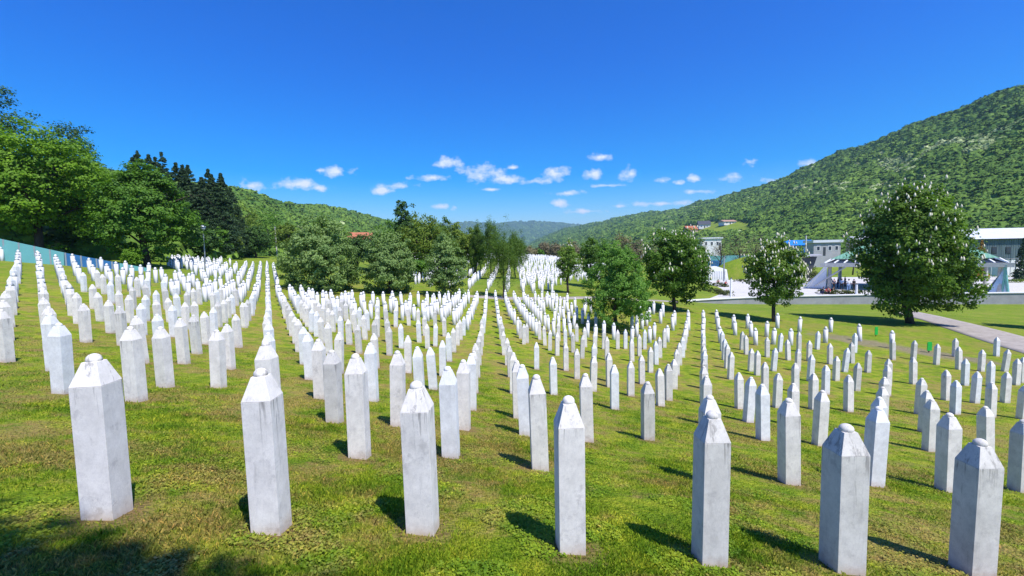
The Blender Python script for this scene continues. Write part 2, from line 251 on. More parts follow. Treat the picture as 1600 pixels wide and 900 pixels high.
'K4':'10.68,16.93 13.67,21.54 16.89,26.54 20.91,32.88',
'K5':'14.81,24.16 17.50,28.34 20.08,34.19',
'K6':'12.78,19.27 15.86,24.04 18.44,27.24 20.40,29.36 23.51,33.32',
'K7':'9.38,13.96 11.71,16.76 14.13,19.59 15.98,21.60 17.90,23.70 20.16,26.52 23.28,30.19',
'K8':'16.50,23.35',
'K9':'6.28,9.13 10.47,13.93 13.54,17.64 17.09,21.59',
'LL':'5.08,6.25 7.49,9.16 9.61,11.62 11.55,13.92 14.11,16.88 15.80,18.85 20.97,24.77 23.71,28.09',
'L2':'6.28,6.39 8.97,9.55 10.77,11.65 12.77,14.00 17.26,19.29 22.31,25.00',
'L3':'10.01,9.38 14.14,14.25 15.89,16.39 22.47,23.79 25.60,25.99',
'L4':'15.03,14.02 16.63,16.06 19.49,19.28 22.57,22.68',
'L5':'17.93,16.25 20.44,19.14 23.36,22.34',
'L6':'7.86,6.84',
'L7':'15.84,13.85 21.99,19.54 24.59,22.39 28.22,26.18',
'L8':'22.74,19.97',
'FRONT':'-2.69,2.88 -1.60,2.85 -0.66,3.07 0.36,2.96 1.33,3.01 2.35,3.14 3.55,3.38',
}
ROWDESC={
'N':'slanting up left from the pillar between two black-streaked ones',
'M':'straight behind the black-streaked front pillar',
'W':'along the left edge of the central grass lane',
'X':'along the right edge of the central grass lane',
'O':'steeply slanting to the left dense-crowned tree',
'BB':'right of the lane, from the shaded-left front pillar',
'HH':'straight behind the front pillar with rust-tinted cap',
'CC':'slanting towards the path, ending near the bush tree',
'LL':'behind the bluish-white pillar at right',
'A':'behind the wide left pillar, below the teal wall',
'Z':'at the left picture edge, climbing to the teal wall',
'JJ':'slanting under the round chestnut tree by the low wall',
'I2':'forming the left wing of the left V of graves',
'O4':'scattered in the middle of the central V of graves',
'S2':'packed in the far middle of the central V',
'L2':'slanting up from the grey-capped pillar near the right edge',
'AA':'next but one right of the central grass lane',
'D':'slanting down right from below the painted wall shade',
'S5':'scattered between the central V and the grass lane',
'B':'slanting below the teal wall, left of the V',
'T':'slanting along the right wing of the central V',
'K7':'rising towards the brown earth mound at right',
'O2':'inside the left wing of the central V',
'O3':'thinly set behind the left wing of the central V',
'L3':'at right, rising past the two green boards',
'DD':'ending between bush tree trunk and lane graves',
'P':'in the first narrow strip of the central V',
'EE':'passing just left of the bush tree',
'J1':'bending left of the straight streaked-pillar row',
'K1':'low in the group below the round chestnut tree',
'G1':'in the pack at left above the wide pillars',
'K9':'below the brown earth mound, near the bluish pillar',
'L7':'at the right picture edge beside the path',
'L4':'rising to the path, second line from the right edge',
'E1':'in the left pack below the dark maple',
'G2':'in the left pack under the lamp post',
'II':'just right of the straight rust-capped row',
'GG':'along the left of the straight rust-capped row',
'I1':'alone at the foot of the left V',
'H1':'slanting up from left pack to the lamp post',
'H3':'within the left pack beside the left V',
'L5':'rising to the path at far right',
'K4':'straight below the round chestnut trunk',
'Q':'in the second narrow strip of the central V',
'F1':'in the left pack nearest the teal wall end',
'K6':'slanting up to the earth mound',
'GA':'right of the bush tree, lower group',
'I3':'inside the left V, upper line',
'GB':'directly below the bush tree',
'K2':'paired below the round chestnut tree',
'G3':'in the left pack behind the two paired ones',
'GC':'slanting right of the bush tree, middle group',
'D2':'below the painted blue wall shade',
'L6':'standing alone cut by the right picture edge',
'L8':'cut by the right edge above the path bend',
'E2':'in the left pack under the maple crowns',
'K8':'standing alone left of the earth mound line',
'K5':'under the round chestnut shadow',
'S4':'slanting in the right part of the central V',
'C':'just below the teal wall, right of its pale part',
'GD':'right of the bush tree up to its shade',
'E4':'in the left pack by the wall foot',
'R':'in the third narrow strip of the central V',
'H4':'at the upper side of the left V',
'K3':'in the middle under the round chestnut',
'E3':'in the left pack by the painted blue shade',
'S':'in the fourth narrow strip of the central V',
'S3':'far in the right part of the central V',
'J2':'in the upper left V',
'FF':'rising behind the bush tree',
}

# ---------------------------------------------------------------- ground height
def near_h(x, y):
    q = np.stack([np.ravel(x), np.ravel(y)], 1)/10.0; out = np.empty(len(q))
    P = TPS[:, :2]/10.0; c = TPS[:, 2]
    for i in range(0, len(q), 20000):
        a = q[i:i+20000]; d2 = ((a[:, None, :]-P[None])**2).sum(-1)
        out[i:i+20000] = (.5*d2*np.log(d2+1e-9))@c + TPC[0] + a@np.array(TPC[1:])
    return out.reshape(np.shape(x))
def smooth(t): t = np.clip(t, 0, 1); return t*t*(3-2*t)
# ridges read as (pixel x, pixel y, distance) -> azimuth, distance, height ; feet as distance
def az_of(px, py=395): p = at(px, py, 1); return math.degrees(math.atan2(p.x, p.y))
def ridge(rows):
    a, rr, zr, rf, zf = [], [], [], [], []
    for (px, py, dist, foot, fz) in rows:
        p = at(px, py, 1); h = math.hypot(p.x, p.y); a.append(math.degrees(math.atan2(p.x, p.y))); rr.append(dist); zr.append(p.z/h*dist); rf.append(foot); zf.append(fz)
    return [np.array(v) for v in (a, rr, zr, rf, zf)]
RM = ridge([(820,386,3000,1500,-14),(850,372,2800,1000,-14),(880,360,2700,900,-12),(920,353,2500,700,-11),(960,344,2200,520,-10),(1000,336,2000,430,-9),(1060,330,1700,360,-9),(1100,317,1500,320,-9),(1150,305,1300,300,-8.5),(1200,291,1150,280,-8),
  (1250,268,1080,262,-8),(1300,249,1000,250,-8),(1350,232,940,245,-8),(1400,213,880,238,-8),(1450,191,830,230,-8),(1500,174,780,225,-8),(1550,158,740,222,-8),(1600,143,700,222,-8),(1700,105,660,220,-8),(1900,60,640,210,-8),(2400,60,600,160,-8),(3500,200,700,180,-6)])
LM = ridge([(-1500,100,420,70,1),(-600,200,420,70,1),(0,268,450,75,1),(200,282,480,80,0),(300,294,500,90,-1),(370,304,520,120,-2),(400,309,560,150,-2),(450,317,640,180,-3),(500,327,740,220,-3),(550,335,840,260,-4),(600,346,950,300,-5),
  (650,352,1100,360,-6),(690,357,1250,450,-7),(715,364,1350,560,-8),(740,376,1500,700,-9),(765,386,1600,900,-10)])
DM = ridge([(560,362,6500,3800,-14),(640,353,6500,3600,-14),(690,352,6400,3500,-14),(730,347,6300,3500,-14),(770,351,6300,3500,-14),(800,348,6300,3500,-14),(835,346,6300,3500,-14),(880,350,6500,3600,-14),(930,354,6600,3600,-14),(1000,356,6800,3800,-14)])
def hill(M, az, r, nz=None):
    a, rr, zr, rf, zf = M
    i = lambda c: np.interp(az, a, c)
    R_, Z_, F_, B_ = i(rr), i(zr), i(rf), i(zf)
    s = (r-F_)/np.maximum(R_-F_, 1); up = B_+(Z_-B_)*np.clip(s, 0, 1)**1.12
    down = Z_-(r-R_)*.25
    h = np.where(s > 1, down, up)
    h = np.where(s <= 0, -1e3, h)
    fade = smooth((az-(a[0]-8))/8)*smooth(((a[-1]+8)-az)/8)
    return np.where(fade < .999, np.where(h < -900, h, B_+(h-B_)*fade), h)
def wob(x, y): return (np.sin(x*.021+1.3)*np.cos(y*.017)+.6*np.sin(x*.047+y*.031)+.4*np.cos(x*.083-y*.06))
def ground_h(x, y):
    x = np.asarray(x, float); y = np.asarray(y, float); r = np.hypot(x, y)+1e-6; az = np.degrees(np.arctan2(x, y))
    rc = np.minimum(r, 118.0); n = near_h(x*rc/r, y*rc/r)
    # valley floor beyond the surveyed field
    base = np.interp(az, [-180, -120, -70, -45, -20, 0, 15, 40, 70, 120, 180], [-2, 2, 2, 0, -2, -2.4, -6.5, -7.6, -7.8, -5, -2])
    n = np.clip(n, -9.5, 6)
    t = smooth((r-104)/42); g = n*(1-t)+(base-np.maximum(r-400, 0)*.002)*t
    back = smooth((-y-6)/20); g = g*(1-back)+(-1.6-x*.08*np.exp(-r/80))*back
    for M in (LM, RM, DM):
        hh = hill(M, az, r)+wob(x, y)*np.clip((r-150)/400, 0, 1)*3.0*(M is not DM)
        g = np.maximum(g, hh)
    return g
def gh(x, y): return float(ground_h(np.array([x]), np.array([y]))[0])
def on_ground(px, py, tmax=400):
    p = at(px, py, 1); ts = np.geomspace(1.5, tmax, 1500); g = ground_h(p.x*ts, p.y*ts); z = p.z*ts
    i = int(np.argmax(g > z)); t = ts[i]; return Vector((p.x*t, p.y*t, g[i]))

# graves in world metres
GR = {k: [tuple(map(float, s.split(','))) for s in v.split()] for k, v in GRAVES.items()}
GR['FRONT'] = [(x*(1+.10/math.hypot(x, y)), y*(1+.10/math.hypot(x, y))) for x, y in GR['FRONT']]
ALLG = np.array([p for v in GR.values() for p in v])

# ---------------------------------------------------------------- ground sheet
rad = [0.0]; r_ = .6
while r_ < 14: rad.append(r_); r_ *= 1.022
while r_ < 130: rad.append(r_); r_ *= 1.03
while r_ < 11000: rad.append(r_); r_ *= 1.05
rad = np.array(rad[1:]); azs = np.radians(np.concatenate([np.arange(-62, 62.01, .3), np.arange(66, 294, 4)]))
AZ, RD_ = np.meshgrid(azs, rad); GX = RD_*np.sin(AZ); GY = RD_*np.cos(AZ); GZ = ground_h(GX, GY)
nA, nR = len(azs), len(rad)
V = np.stack([GX.ravel(), GY.ravel(), GZ.ravel()], 1); V = np.vstack([V, [0, 0, gh(0, 0)]])
I = np.arange(nR*nA).reshape(nR, nA); I2 = np.concatenate([I, I[:, :1]], 1)
F = np.stack([I2[:-1, :-1], I2[:-1, 1:], I2[1:, 1:], I2[1:, :-1]], -1).reshape(-1, 4)[:, ::-1]
cap = np.stack([np.full(nA, nR*nA), I2[0, :-1], I2[0, 1:], I2[0, 1:]], -1)
soil = np.zeros(len(V)); near = np.hypot(V[:, 0], V[:, 1]) < 22
Pn = ALLG[np.hypot(ALLG[:, 0], ALLG[:, 1]) < 24]
vi = np.where(near)[0]
for i in range(0, len(vi), 8000):
    q = V[vi[i:i+8000], :2]; dmin = np.sqrt(((q[:, None]-Pn[None])**2).sum(-1)).min(1); soil[vi[i:i+8000]] = np.clip(1.55-dmin/.24, 0, 1)
gme = np_mesh('ground', V, F, True, {'soil': ('POINT', soil)})
def grass_color(t, P):
    "lawn: fresh green, yellow moss, straw and bare brown patches; shared by the sheet and the blades standing in it"
    big = noise(t, .55, 4, .6, P); mid = noise(t, 2.3, 5, .65, P); fine = noise(t, 11, 4, .6, P)
    c = ramp(t, mid, [(.3, (.10, .19, .012)), (.46, (.185, .27, .016)), (.62, (.33, .37, .03))])
    straw = ramp(t, mth('ADD', mth('MULTIPLY', big, .55, tree=t), mth('MULTIPLY', noise(t, 3.6, 5, .7, P), .5, tree=t), tree=t), [(.49, (0, 0, 0)), (.59, (1, 1, 1))])
    s2 = mth('MULTIPLY', straw, mth('MULTIPLY', fine, 1.5, tree=t), tree=t, clamp=True)
    return mix(t, mth('MULTIPLY', s2, .85, tree=t), c, (.36, .235, .095)), fine, mid
gm, t, b = material('lawn', .95, .1)
P = wpos(t); c, fine, mid = grass_color(t, P)
vor = t.nodes.new('ShaderNodeTexVoronoi'); vor.inputs['Scale'].default_value = 26; t.links.new(P, vor.inputs['Vector'])
c = mix(t, 1.0, c, ramp(t, noise(t, 45, 3, .7, P), [(.3, (.55, .55, .5)), (.7, (1.25, 1.25, 1.2))]), 'MULTIPLY')
at_ = t.nodes.new('ShaderNodeAttribute'); at_.attribute_name = 'soil'
sf = mth('MULTIPLY', mth('MULTIPLY', at_.outputs['Fac'], noise(t, 6, 4, .6, P), tree=t), 1.9, tree=t, clamp=True)
c = mix(t, mth('MULTIPLY', sf, .8, tree=t), c, (.20, .125, .06))
# earth mound of the new graves at the right
em = on_ground(1400, 543); em2 = on_ground(1290, 525); em3 = on_ground(1500, 560)
def blob(t, P, p, sx, sy, rz):
    m_ = t.nodes.new('ShaderNodeMapping'); m_.vector_type = 'TEXTURE'; m_.inputs['Location'].default_value = (p.x, p.y, 0); m_.inputs['Rotation'].default_value = (0, 0, rz); m_.inputs['Scale'].default_value = (sx, sy, 1e3)
    t.links.new(P, m_.inputs[0]); l_ = t.nodes.new('ShaderNodeVectorMath'); l_.operation = 'LENGTH'; t.links.new(m_.outputs[0], l_.inputs[0]); return mth('SUBTRACT', 1.0, l_.outputs['Value'], tree=t)
rzm = math.atan2(em3.y-em2.y, em3.x-em2.x)
bl = mth('MAXIMUM', blob(t, P, (em+em2)/2, 4.2, 1.7, rzm), blob(t, P, (em+em3)/2, 4.6, 1.5, rzm), tree=t)
bl = mth('MULTIPLY', mth('ADD', bl, mth('MULTIPLY_ADD', noise(t, 1.4, 5, .65, P), 1.6, -.85, tree=t), tree=t), 2.2, tree=t, clamp=True)
c = mix(t, bl, c, ramp(t, noise(t, 9, 4, .6, P), [(.3, (.17, .12, .09)), (.7, (.34, .26, .20))]))
# fresh, even green beyond the graves
sx = t.nodes.new('ShaderNodeSeparateXYZ'); t.links.new(P, sx.inputs[0])
ln = t.nodes.new('ShaderNodeVectorMath'); ln.operation = 'LENGTH'; t.links.new(P, ln.inputs[0])
far = mth('MULTIPLY_ADD', ln.outputs['Value'], 1/30.0, -28/30.0, tree=t, clamp=True)
cf = ramp(t, mth('ADD', mth('MULTIPLY', noise(t, .10, 4, .55, P), .6, tree=t), mth('MULTIPLY', noise(t, .8, 4, .6, P), .4, tree=t), tree=t), [(.35, (.10, .19, .018)), (.52, (.16, .24, .022)), (.68, (.27, .29, .05))])
c = mix(t, mth('MULTIPLY', far, .75, tree=t), c, cf)
t.links.new(c, b.inputs['Base Color'])
hgt = mth('ADD', mth('ADD', mth('MULTIPLY', noise(t, 60, 4, .7, P), .7, tree=t), vor.outputs['Distance'], tree=t), mth('MULTIPLY', noise(t, 7, 4, .6, P), 1.0, tree=t), tree=t)
t.links.new(bump(t, hgt, .9, .03), b.inputs['Normal'])
tag(obj('ground', gme, gm), kind='structure')

# ---------------------------------------------------------------- paths
concrete, t, b = material('path_concrete', .85, .2)
P = wpos(t); t.links.new(ramp(t, noise(t, 2.2, 6, .6, P), [(.3, (.27, .235, .205)), (.7, (.40, .355, .315))]), b.inputs['Base Color']); t.links.new(bump(t, noise(t, 30, 4, .6, P), .3, .01), b.inputs['Normal'])
def strip(name, a_pts, b_pts, mat, lift=.03, n=60):
    "a path as a thin slab draped on the ground between two edge polylines (world xy)"
    def res(pts):
        p = np.array([(q[0], q[1]) for q in pts]); s = np.r_[0, np.cumsum(np.hypot(*np.diff(p, axis=0).T))]; u = np.linspace(0, s[-1], n); return np.stack([np.interp(u, s, p[:, 0]), np.interp(u, s, p[:, 1])], 1)
    A, B = res(a_pts), res(b_pts); C = [A+(B-A)*k for k in np.linspace(0, 1, 7)]
    XY = np.stack(C, 1); Z = ground_h(XY[..., 0], XY[..., 1])+lift
    VV = np.concatenate([XY, Z[..., None]], -1).reshape(-1, 3); J = np.arange(n*7).reshape(n, 7)
    FF = np.stack([J[:-1, :-1], J[1:, :-1], J[1:, 1:], J[:-1, 1:]], -1).reshape(-1, 4)
    # side skirts
    for e in (0, 6):
        o = len(VV); S = VV[J[:, e]].copy(); S[:, 2] -= .15; VV = np.vstack([VV, S]); K = np.arange(o, o+n)
        FF = np.vstack([FF, np.stack([J[:-1, e], J[1:, e], K[1:], K[:-1]], -1)])
    me = np_mesh(name, VV, FF); bm = bmesh.new(); bm.from_mesh(me); bmesh.ops.recalc_face_normals(bm, faces=bm.faces); bm.to_mesh(me); bm.free()
    return tag(obj(name, me, mat), kind='structure')
g = on_ground
def g2(px, py, d): p = at(px, py, d); return (p.x, p.y)
strip('path', [g(1398, 489), g(1440, 500), g(1470, 511), g(1530, 531), g(1600, 553), g(1720, 590)], [g(1425, 486), g(1470, 495), g(1510, 504), g(1550, 514), g(1600, 527), g(1720, 556)], concrete)
strip('path', [g2(690, 468, 40.3), g2(740, 468.5, 40.6), g2(800, 468, 41), g2(870, 467, 42), g2(935, 465, 43.5), g2(1000, 466, 45), g2(1060, 468, 49)],
      [g2(690, 464, 41.6), g2(740, 464, 41.9), g2(800, 463.5, 42.4), g2(870, 462.5, 43.4), g2(935, 460.5, 45), g2(1000, 461.5, 46.5), g2(1060, 464, 51)], concrete)

# ---------------------------------------------------------------- gravestone pillars
w2, SH, CH = .097, .925, .155
def marble(name, tone, dirt, capk=.55, thr=.665):
    m, t, b = material(name, .82, .18)
    O = coord(t); oi = t.nodes.new('ShaderNodeObjectInfo')
    off = t.nodes.new('ShaderNodeVectorMath'); off.operation = 'ADD'; cb = t.nodes.new('ShaderNodeCombineXYZ')
    rr = mth('MULTIPLY', oi.outputs['Random'], 37.0, tree=t); t.links.new(rr, cb.inputs[0]); t.links.new(rr, cb.inputs[2]); t.links.new(O, off.inputs[0]); t.links.new(cb.outputs[0], off.inputs[1]); Q = off.outputs[0]
    base = ramp(t, noise(t, 6, 7, .72, Q), [(.32, tuple(v*.74 for v in tone)), (.66, tone)])
    vein = ramp(t, noise(t, 9, 5, .7, mapping(t, Q, (1, 1, .35)), 1.5), [(.47, (1, 1, 1)), (.5, (.90, .90, .91)), (.53, (1, 1, 1))])
    base = mix(t, .8, base, vein, 'MULTIPLY')
    speck = ramp(t, noise(t, 120, 3, .7, Q), [(.3, (.88, .88, .88)), (.6, (1, 1, 1))]); base = mix(t, .6, base, speck, 'MULTIPLY')
    s = t.nodes.new('ShaderNodeSeparateXYZ'); t.links.new(O, s.inputs[0]); z = s.outputs[2]
    # vertical weather streaks strongest at the top edge of the shaft, dirt splashed on the foot
    st = noise(t, 26, 4, .7, mapping(t, Q, (1, 1, .07)), .4)
    top = mth('MULTIPLY', mth('MULTIPLY_ADD', z, 2.6, -1.6, tree=t, clamp=True), mth('SUBTRACT', 1.0, mth('MULTIPLY', mth('GREATER_THAN', z, SH+.001, tree=t), capk, tree=t), tree=t), tree=t)
    amt = mth('MULTIPLY_ADD', oi.outputs['Random'], .22, .0, tree=t)
    k = mth('MULTIPLY', mth('ADD', mth('SUBTRACT', st, thr, tree=t), mth('ADD', mth('MULTIPLY', top, .10, tree=t), mth('MULTIPLY', amt, .35, tree=t), tree=t), tree=t), 7.0*dirt, tree=t, clamp=True)
    base = mix(t, mth('MULTIPLY', k, mth('MULTIPLY_ADD', top, .55, .18, tree=t), tree=t), base, (.12, .11, .105))
    blot = mth('MULTIPLY', mth('SUBTRACT', noise(t, 7, 6, .75, Q), .555, tree=t), 6.0*dirt, tree=t, clamp=True)
    base = mix(t, mth('MULTIPLY', blot, .42, tree=t), base, (.33, .31, .30))
    foot = mth('MULTIPLY', mth('SUBTRACT', mth('MULTIPLY_ADD', noise(t, 14, 4, .7, Q), .16, .03, tree=t), z, tree=t), 10, tree=t, clamp=True)
    base = mix(t, mth('MULTIPLY', foot, .5, tree=t), base, (.42, .30, .20))
    t.links.new(base, b.inputs['Base Color']); t.links.new(bump(t, noise(t, 70, 5, .7, Q), .12, .004), b.inputs['Normal'])
    return m
M_STONE = marble('white_marble', (.83, .785, .735), 1.25)
M_CLEAN = marble('clean_white_marble', (.84, .84, .85), .4)
M_FRONT = marble('streaked_marble', (.83, .785, .735), 1.6, .38, .66)
M_GREY = marble('weathered_grey_marble', (.69, .66, .62), 1.7, .38, .665)
def frustum(w, w1, z0, z1):
    mb = MB(); mb.poly([(-w, -w, z0), (w, -w, z0), (w, w, z0), (-w, w, z0), (-w1, -w1, z1), (w1, -w1, z1), (w1, w1, z1), (-w1, w1, z1)], [(0, 3, 2, 1), (4, 5, 6, 7), (0, 1, 5, 4), (1, 2, 6, 5), (2, 3, 7, 6), (3, 0, 4, 7)]); return mb
def knob_mesh(r=.046, n=14, h=.046):
    vs = []; fs = []; rings = [(r*.82, -.012), (r*.98, .004), (r, .014), (r*.88, .030), (r*.60, .043), (r*.25, .0495)]
    for q, z in rings: vs += [(q*math.cos(2*math.pi*i/n), q*math.sin(2*math.pi*i/n), z) for i in range(n)]
    for k in range(len(rings)-1): fs += [(k*n+i, k*n+(i+1) % n, (k+1)*n+(i+1) % n, (k+1)*n+i) for i in range(n)]
    fs.append(tuple((len(rings)-1)*n+i for i in range(n))); vs = [(x, y, z+SH+CH) for x, y, z in vs]
    me = bpy.data.meshes.new('knob'); me.from_pydata(vs, [], fs); me.polygons.foreach_set('use_smooth', np.ones(len(fs), bool)); return me
GM = {}
for key, mt in (('f', M_FRONT), ('w', M_STONE), ('c', M_CLEAN), ('g', M_GREY)):
    a = frustum(w2, w2, -.35, SH).mesh('shaft', bevel=.0025); b_ = frustum(w2*1.0, .046, SH+.0015, SH+CH).mesh('cap', bevel=.002); c_ = knob_mesh()
    d_ = frustum(w2, w2, -.35, SH); d_.v += []; o = len(d_.v)
    f2 = frustum(w2, .040, SH+.0015, SH+CH); d_.poly(f2.v, f2.f); f3 = frustum(.042, .02, SH+CH+.001, SH+CH+.045); d_.poly(f3.v, f3.f); d_ = d_.mesh('gravestone')
    for me in (a, b_, c_, d_): me.materials.append(mt)
    GM[key] = (a, b_, c_, d_)
ORD = ['first', 'second', 'third', 'fourth', 'fifth', 'sixth', 'seventh', 'eighth', 'ninth', 'tenth', 'eleventh', 'twelfth', 'thirteenth', 'fourteenth', 'fifteenth', 'sixteenth', 'seventeenth', 'eighteenth', 'nineteenth', 'twentieth', 'last']
FRONTL = ['wide front gravestone pillar at far left with black smudges below its flat knob', 'front gravestone pillar with a long black streak down its cap and face', 'front gravestone pillar with two short dark streaks on its cap, round pale knob',
 'front gravestone pillar with narrow shaded left side and mottled cap, right of centre', 'front gravestone pillar with rust-tinted cap, standing before the straight row', 'broad front gravestone pillar with grey-stained cap, second from the right',
 'rightmost front gravestone pillar, weathered grey cap with large flat knob']
GRP = 'white gravestone pillars of the memorial field'
items = []
for k, v in GR.items():
    for i, (x, y) in enumerate(v): items.append([k, i, x, y, gh(x, y)])
def pxh(it):
    p = np.array([it[2], it[3], it[4]]); d = p@NF; px = 800+FPX*(p@NR)/d; py = 450-FPX*((p+np.array([0, 0, 1.1]))@NU)/d
    return FPX*1.12/d if (-25 < px < 1625 and py < 900) else 0
items.sort(key=lambda it: -pxh(it)); rg = random.Random(3)
indiv, rest = items[:300], items[300:]
def make_pillar(kind, parts):
    me = GM[kind]
    if parts:
        e = empty('gravestone')
        for nm, m_ in zip(('shaft', 'cap', 'knob'), me[:3]): obj(nm, m_, None, e)
        return e
    return obj('gravestone', me[3])
PROTO = {}
def place_pillar(k, i, x, y, z, kind, parts):
    key = (kind, parts)
    if key not in PROTO: PROTO[key] = make_pillar(kind, parts); o = PROTO[key]
    else:
        s = PROTO[key]; o = s.copy(); COL.objects.link(o)
        for ch in list(s.children):
            cc = ch.copy(); COL.objects.link(cc); cc.parent = o
    lean = .022 if k != 'FRONT' else .008
    o.location = (x, y, z); o.rotation_euler = (rg.gauss(0, lean), rg.gauss(0, lean), rg.gauss(0, .05)); sc = rg.uniform(.96, 1.05) if k != 'FRONT' else 1
    o.scale = (1, 1, sc)
    lab = FRONTL[i] if k == 'FRONT' else 'white gravestone, %s in the row %s' % (ORD[min(i, 20)], ROWDESC.get(k, 'far back'))
    tag(o, lab, 'grave marker', GRP, 'thing')
    return o
for n, (k, i, x, y, z) in enumerate(indiv):
    kind = 'w'
    if k == 'FRONT': kind = 'ffffggg'[i]
    elif (k, i) in (('LL', 0), ('X', 1), ('M', 1)) : kind = 'c'
    elif rg.random() < .28: kind = 'c'
    elif rg.random() < .2: kind = 'g'
    o = place_pillar(k, i, x, y, z, kind, n < 110)
    if k == 'FRONT':
        s = [.98, .95, 1.01, .93, .94, 1.06, 1.0][i]; o.scale = (s, s, .975); o.rotation_euler = (0, [0.0, -.01, -.012, 0, .01, .0, .01][i], [.12, .05, -.05, .08, .03, 0, .0][i])
# the rest of the field, a white mass of pillars nobody could count
def pillar_cloud(P, jit=.03):
    base = frustum(w2, w2, -.3, SH); f2 = frustum(w2, .03, SH, SH+CH+.03)
    v = np.array(base.v+f2.v); f = np.array([q for q in base.f]+[tuple(i+8 for i in q) for q in f2.f])
    n = len(P); a = RNG.normal(0, .05, n); s = RNG.uniform(.95, 1.06, n); lx = RNG.normal(0, jit, n); ly = RNG.normal(0, jit, n)
    vx = v[None, :, 0]*np.cos(a)[:, None]-v[None, :, 1]*np.sin(a)[:, None]; vy = v[None, :, 0]*np.sin(a)[:, None]+v[None, :, 1]*np.cos(a)[:, None]; vz = np.repeat(v[None, :, 2], n, 0)*s[:, None]
    vx = vx+vz*lx[:, None]+P[:, 0:1]; vy = vy+vz*ly[:, None]+P[:, 1:2]; vz = vz+P[:, 2:3]
    V = np.stack([vx, vy, vz], -1).reshape(-1, 3); F = (f[None]+np.arange(n)[:, None, None]*len(v)).reshape(-1, 4)
    return np_mesh('gravestone', V, F)
pp = [(x, y) for k, i, x, y, z in rest]
for k in ('A', 'J1', 'J2', 'M', 'N', 'B', 'Z', 'J3'):          # rows that run on over the rise
    q = sorted(GR[k], key=lambda p: math.hypot(*p))
    for a, b_ in zip(q[:-1], q[1:]):
        d = math.hypot(b_[0]-a[0], b_[1]-a[1])
        if d > 3.2 and math.hypot(*a) > 24:
            n = int(d/1.9)
            for j in range(1, n): pp.append((a[0]+(b_[0]-a[0])*j/n, a[1]+(b_[1]-a[1])*j/n))
def pix(x, y, z=None):
    z = gh(x, y) if z is None else z; p = np.array([x, y, z]); d = p@NF; return 800+FPX*(p@NR)/d, 450-FPX*(p@NU)/d
# far field beyond the cross path
yy = 46.0; row = 0
while yy < 122:
    xs = np.arange(-22, 34, .98); offr = RNG.uniform(-.5, .5)
    for x in xs:
        px, py = pix(x, yy)
        if px < 642 or px > 1012: continue
        lat = (x+22)/.98*1.12
        if px < 812:
            if int(round(lat/1.12)) % 2: continue
            if px < 745 and RNG.random() < .25: continue
        if px > 870 and py > 440: continue
        if px > 935 and py > 418: continue
        if RNG.random() < .05: continue
        if px >= 812: x = x+offr
        pp.append((x+RNG.normal(0, .07), yy+RNG.normal(0, .12)))
    row += 1; yy += 1.15 if yy < 75 else 1.35
# graves seen under and left of the maple, and far left rise
for yy in np.arange(44, 62, 1.6):
    for x in np.arange(-44, -26, 1.5):
        px, py = pix(x, yy)
        if 262 < px < 345 and 400 < py < 428: pp.append((x+RNG.normal(0, .1), yy+RNG.normal(0, .1)))
pp = np.array(pp); pz = ground_h(pp[:, 0], pp[:, 1]); P3 = np.c_[pp, pz]
tag(obj('gravestone', pillar_cloud(P3), plain('far_white_marble', (.68, .67, .68), .6, .06, .7)), 'distant white gravestone pillars merging into a pale mass in the far field', 'grave markers', GRP, 'stuff')
print('far pillars', len(P3))

# ---------------------------------------------------------------- foliage
def leaf_mat(name, dark, light, trans=.35, rough=.6, hue_noise=.5):
    m, t, b = material(name, rough, .25)
    a = t.nodes.new('ShaderNodeAttribute'); a.attribute_name = 'tint'
    P = coord(t); n = noise(t, hue_noise, 3, .6, P)
    f = mth('ADD', mth('MULTIPLY', a.outputs['Fac'], .65, tree=t), mth('MULTIPLY_ADD', n, .9, -.28, tree=t), tree=t, clamp=True)
    c = ramp(t, f, [(0, dark), (1, light)])
    t.links.new(c, b.inputs['Base Color'])
    tr = t.nodes.new('ShaderNodeBsdfTranslucent'); t.links.new(mix(t, 1.0, c, (1.0, 1.15, .45), 'MULTIPLY'), tr.inputs[0])
    ms = t.nodes.new('ShaderNodeMixShader'); ms.inputs[0].default_value = trans
    out = [n_ for n_ in t.nodes if n_.type == 'OUTPUT_MATERIAL'][0]
    t.links.new(b.outputs[0], ms.inputs[1]); t.links.new(tr.outputs[0], ms.inputs[2]); t.links.new(ms.outputs[0], out.inputs[0])
    return m
def bark_mat(name, col):
    m, t, b = material(name, .9, .1); n = noise(t, 14, 5, .7, mapping(t, coord(t), (1, 1, .25)))
    t.links.new(ramp(t, n, [(.3, tuple(v*.6 for v in col)), (.7, tuple(v*1.3 for v in col))]), b.inputs['Base Color']); t.links.new(bump(t, n, .8, .03), b.inputs['Normal']); return m
BARK = bark_mat('dark_bark', (.075, .06, .048)); BARKP = bark_mat('pale_bark', (.32, .30, .27))
def unit(n, rng): v = rng.normal(size=(n, 3)); return v/np.linalg.norm(v, axis=1, keepdims=True)
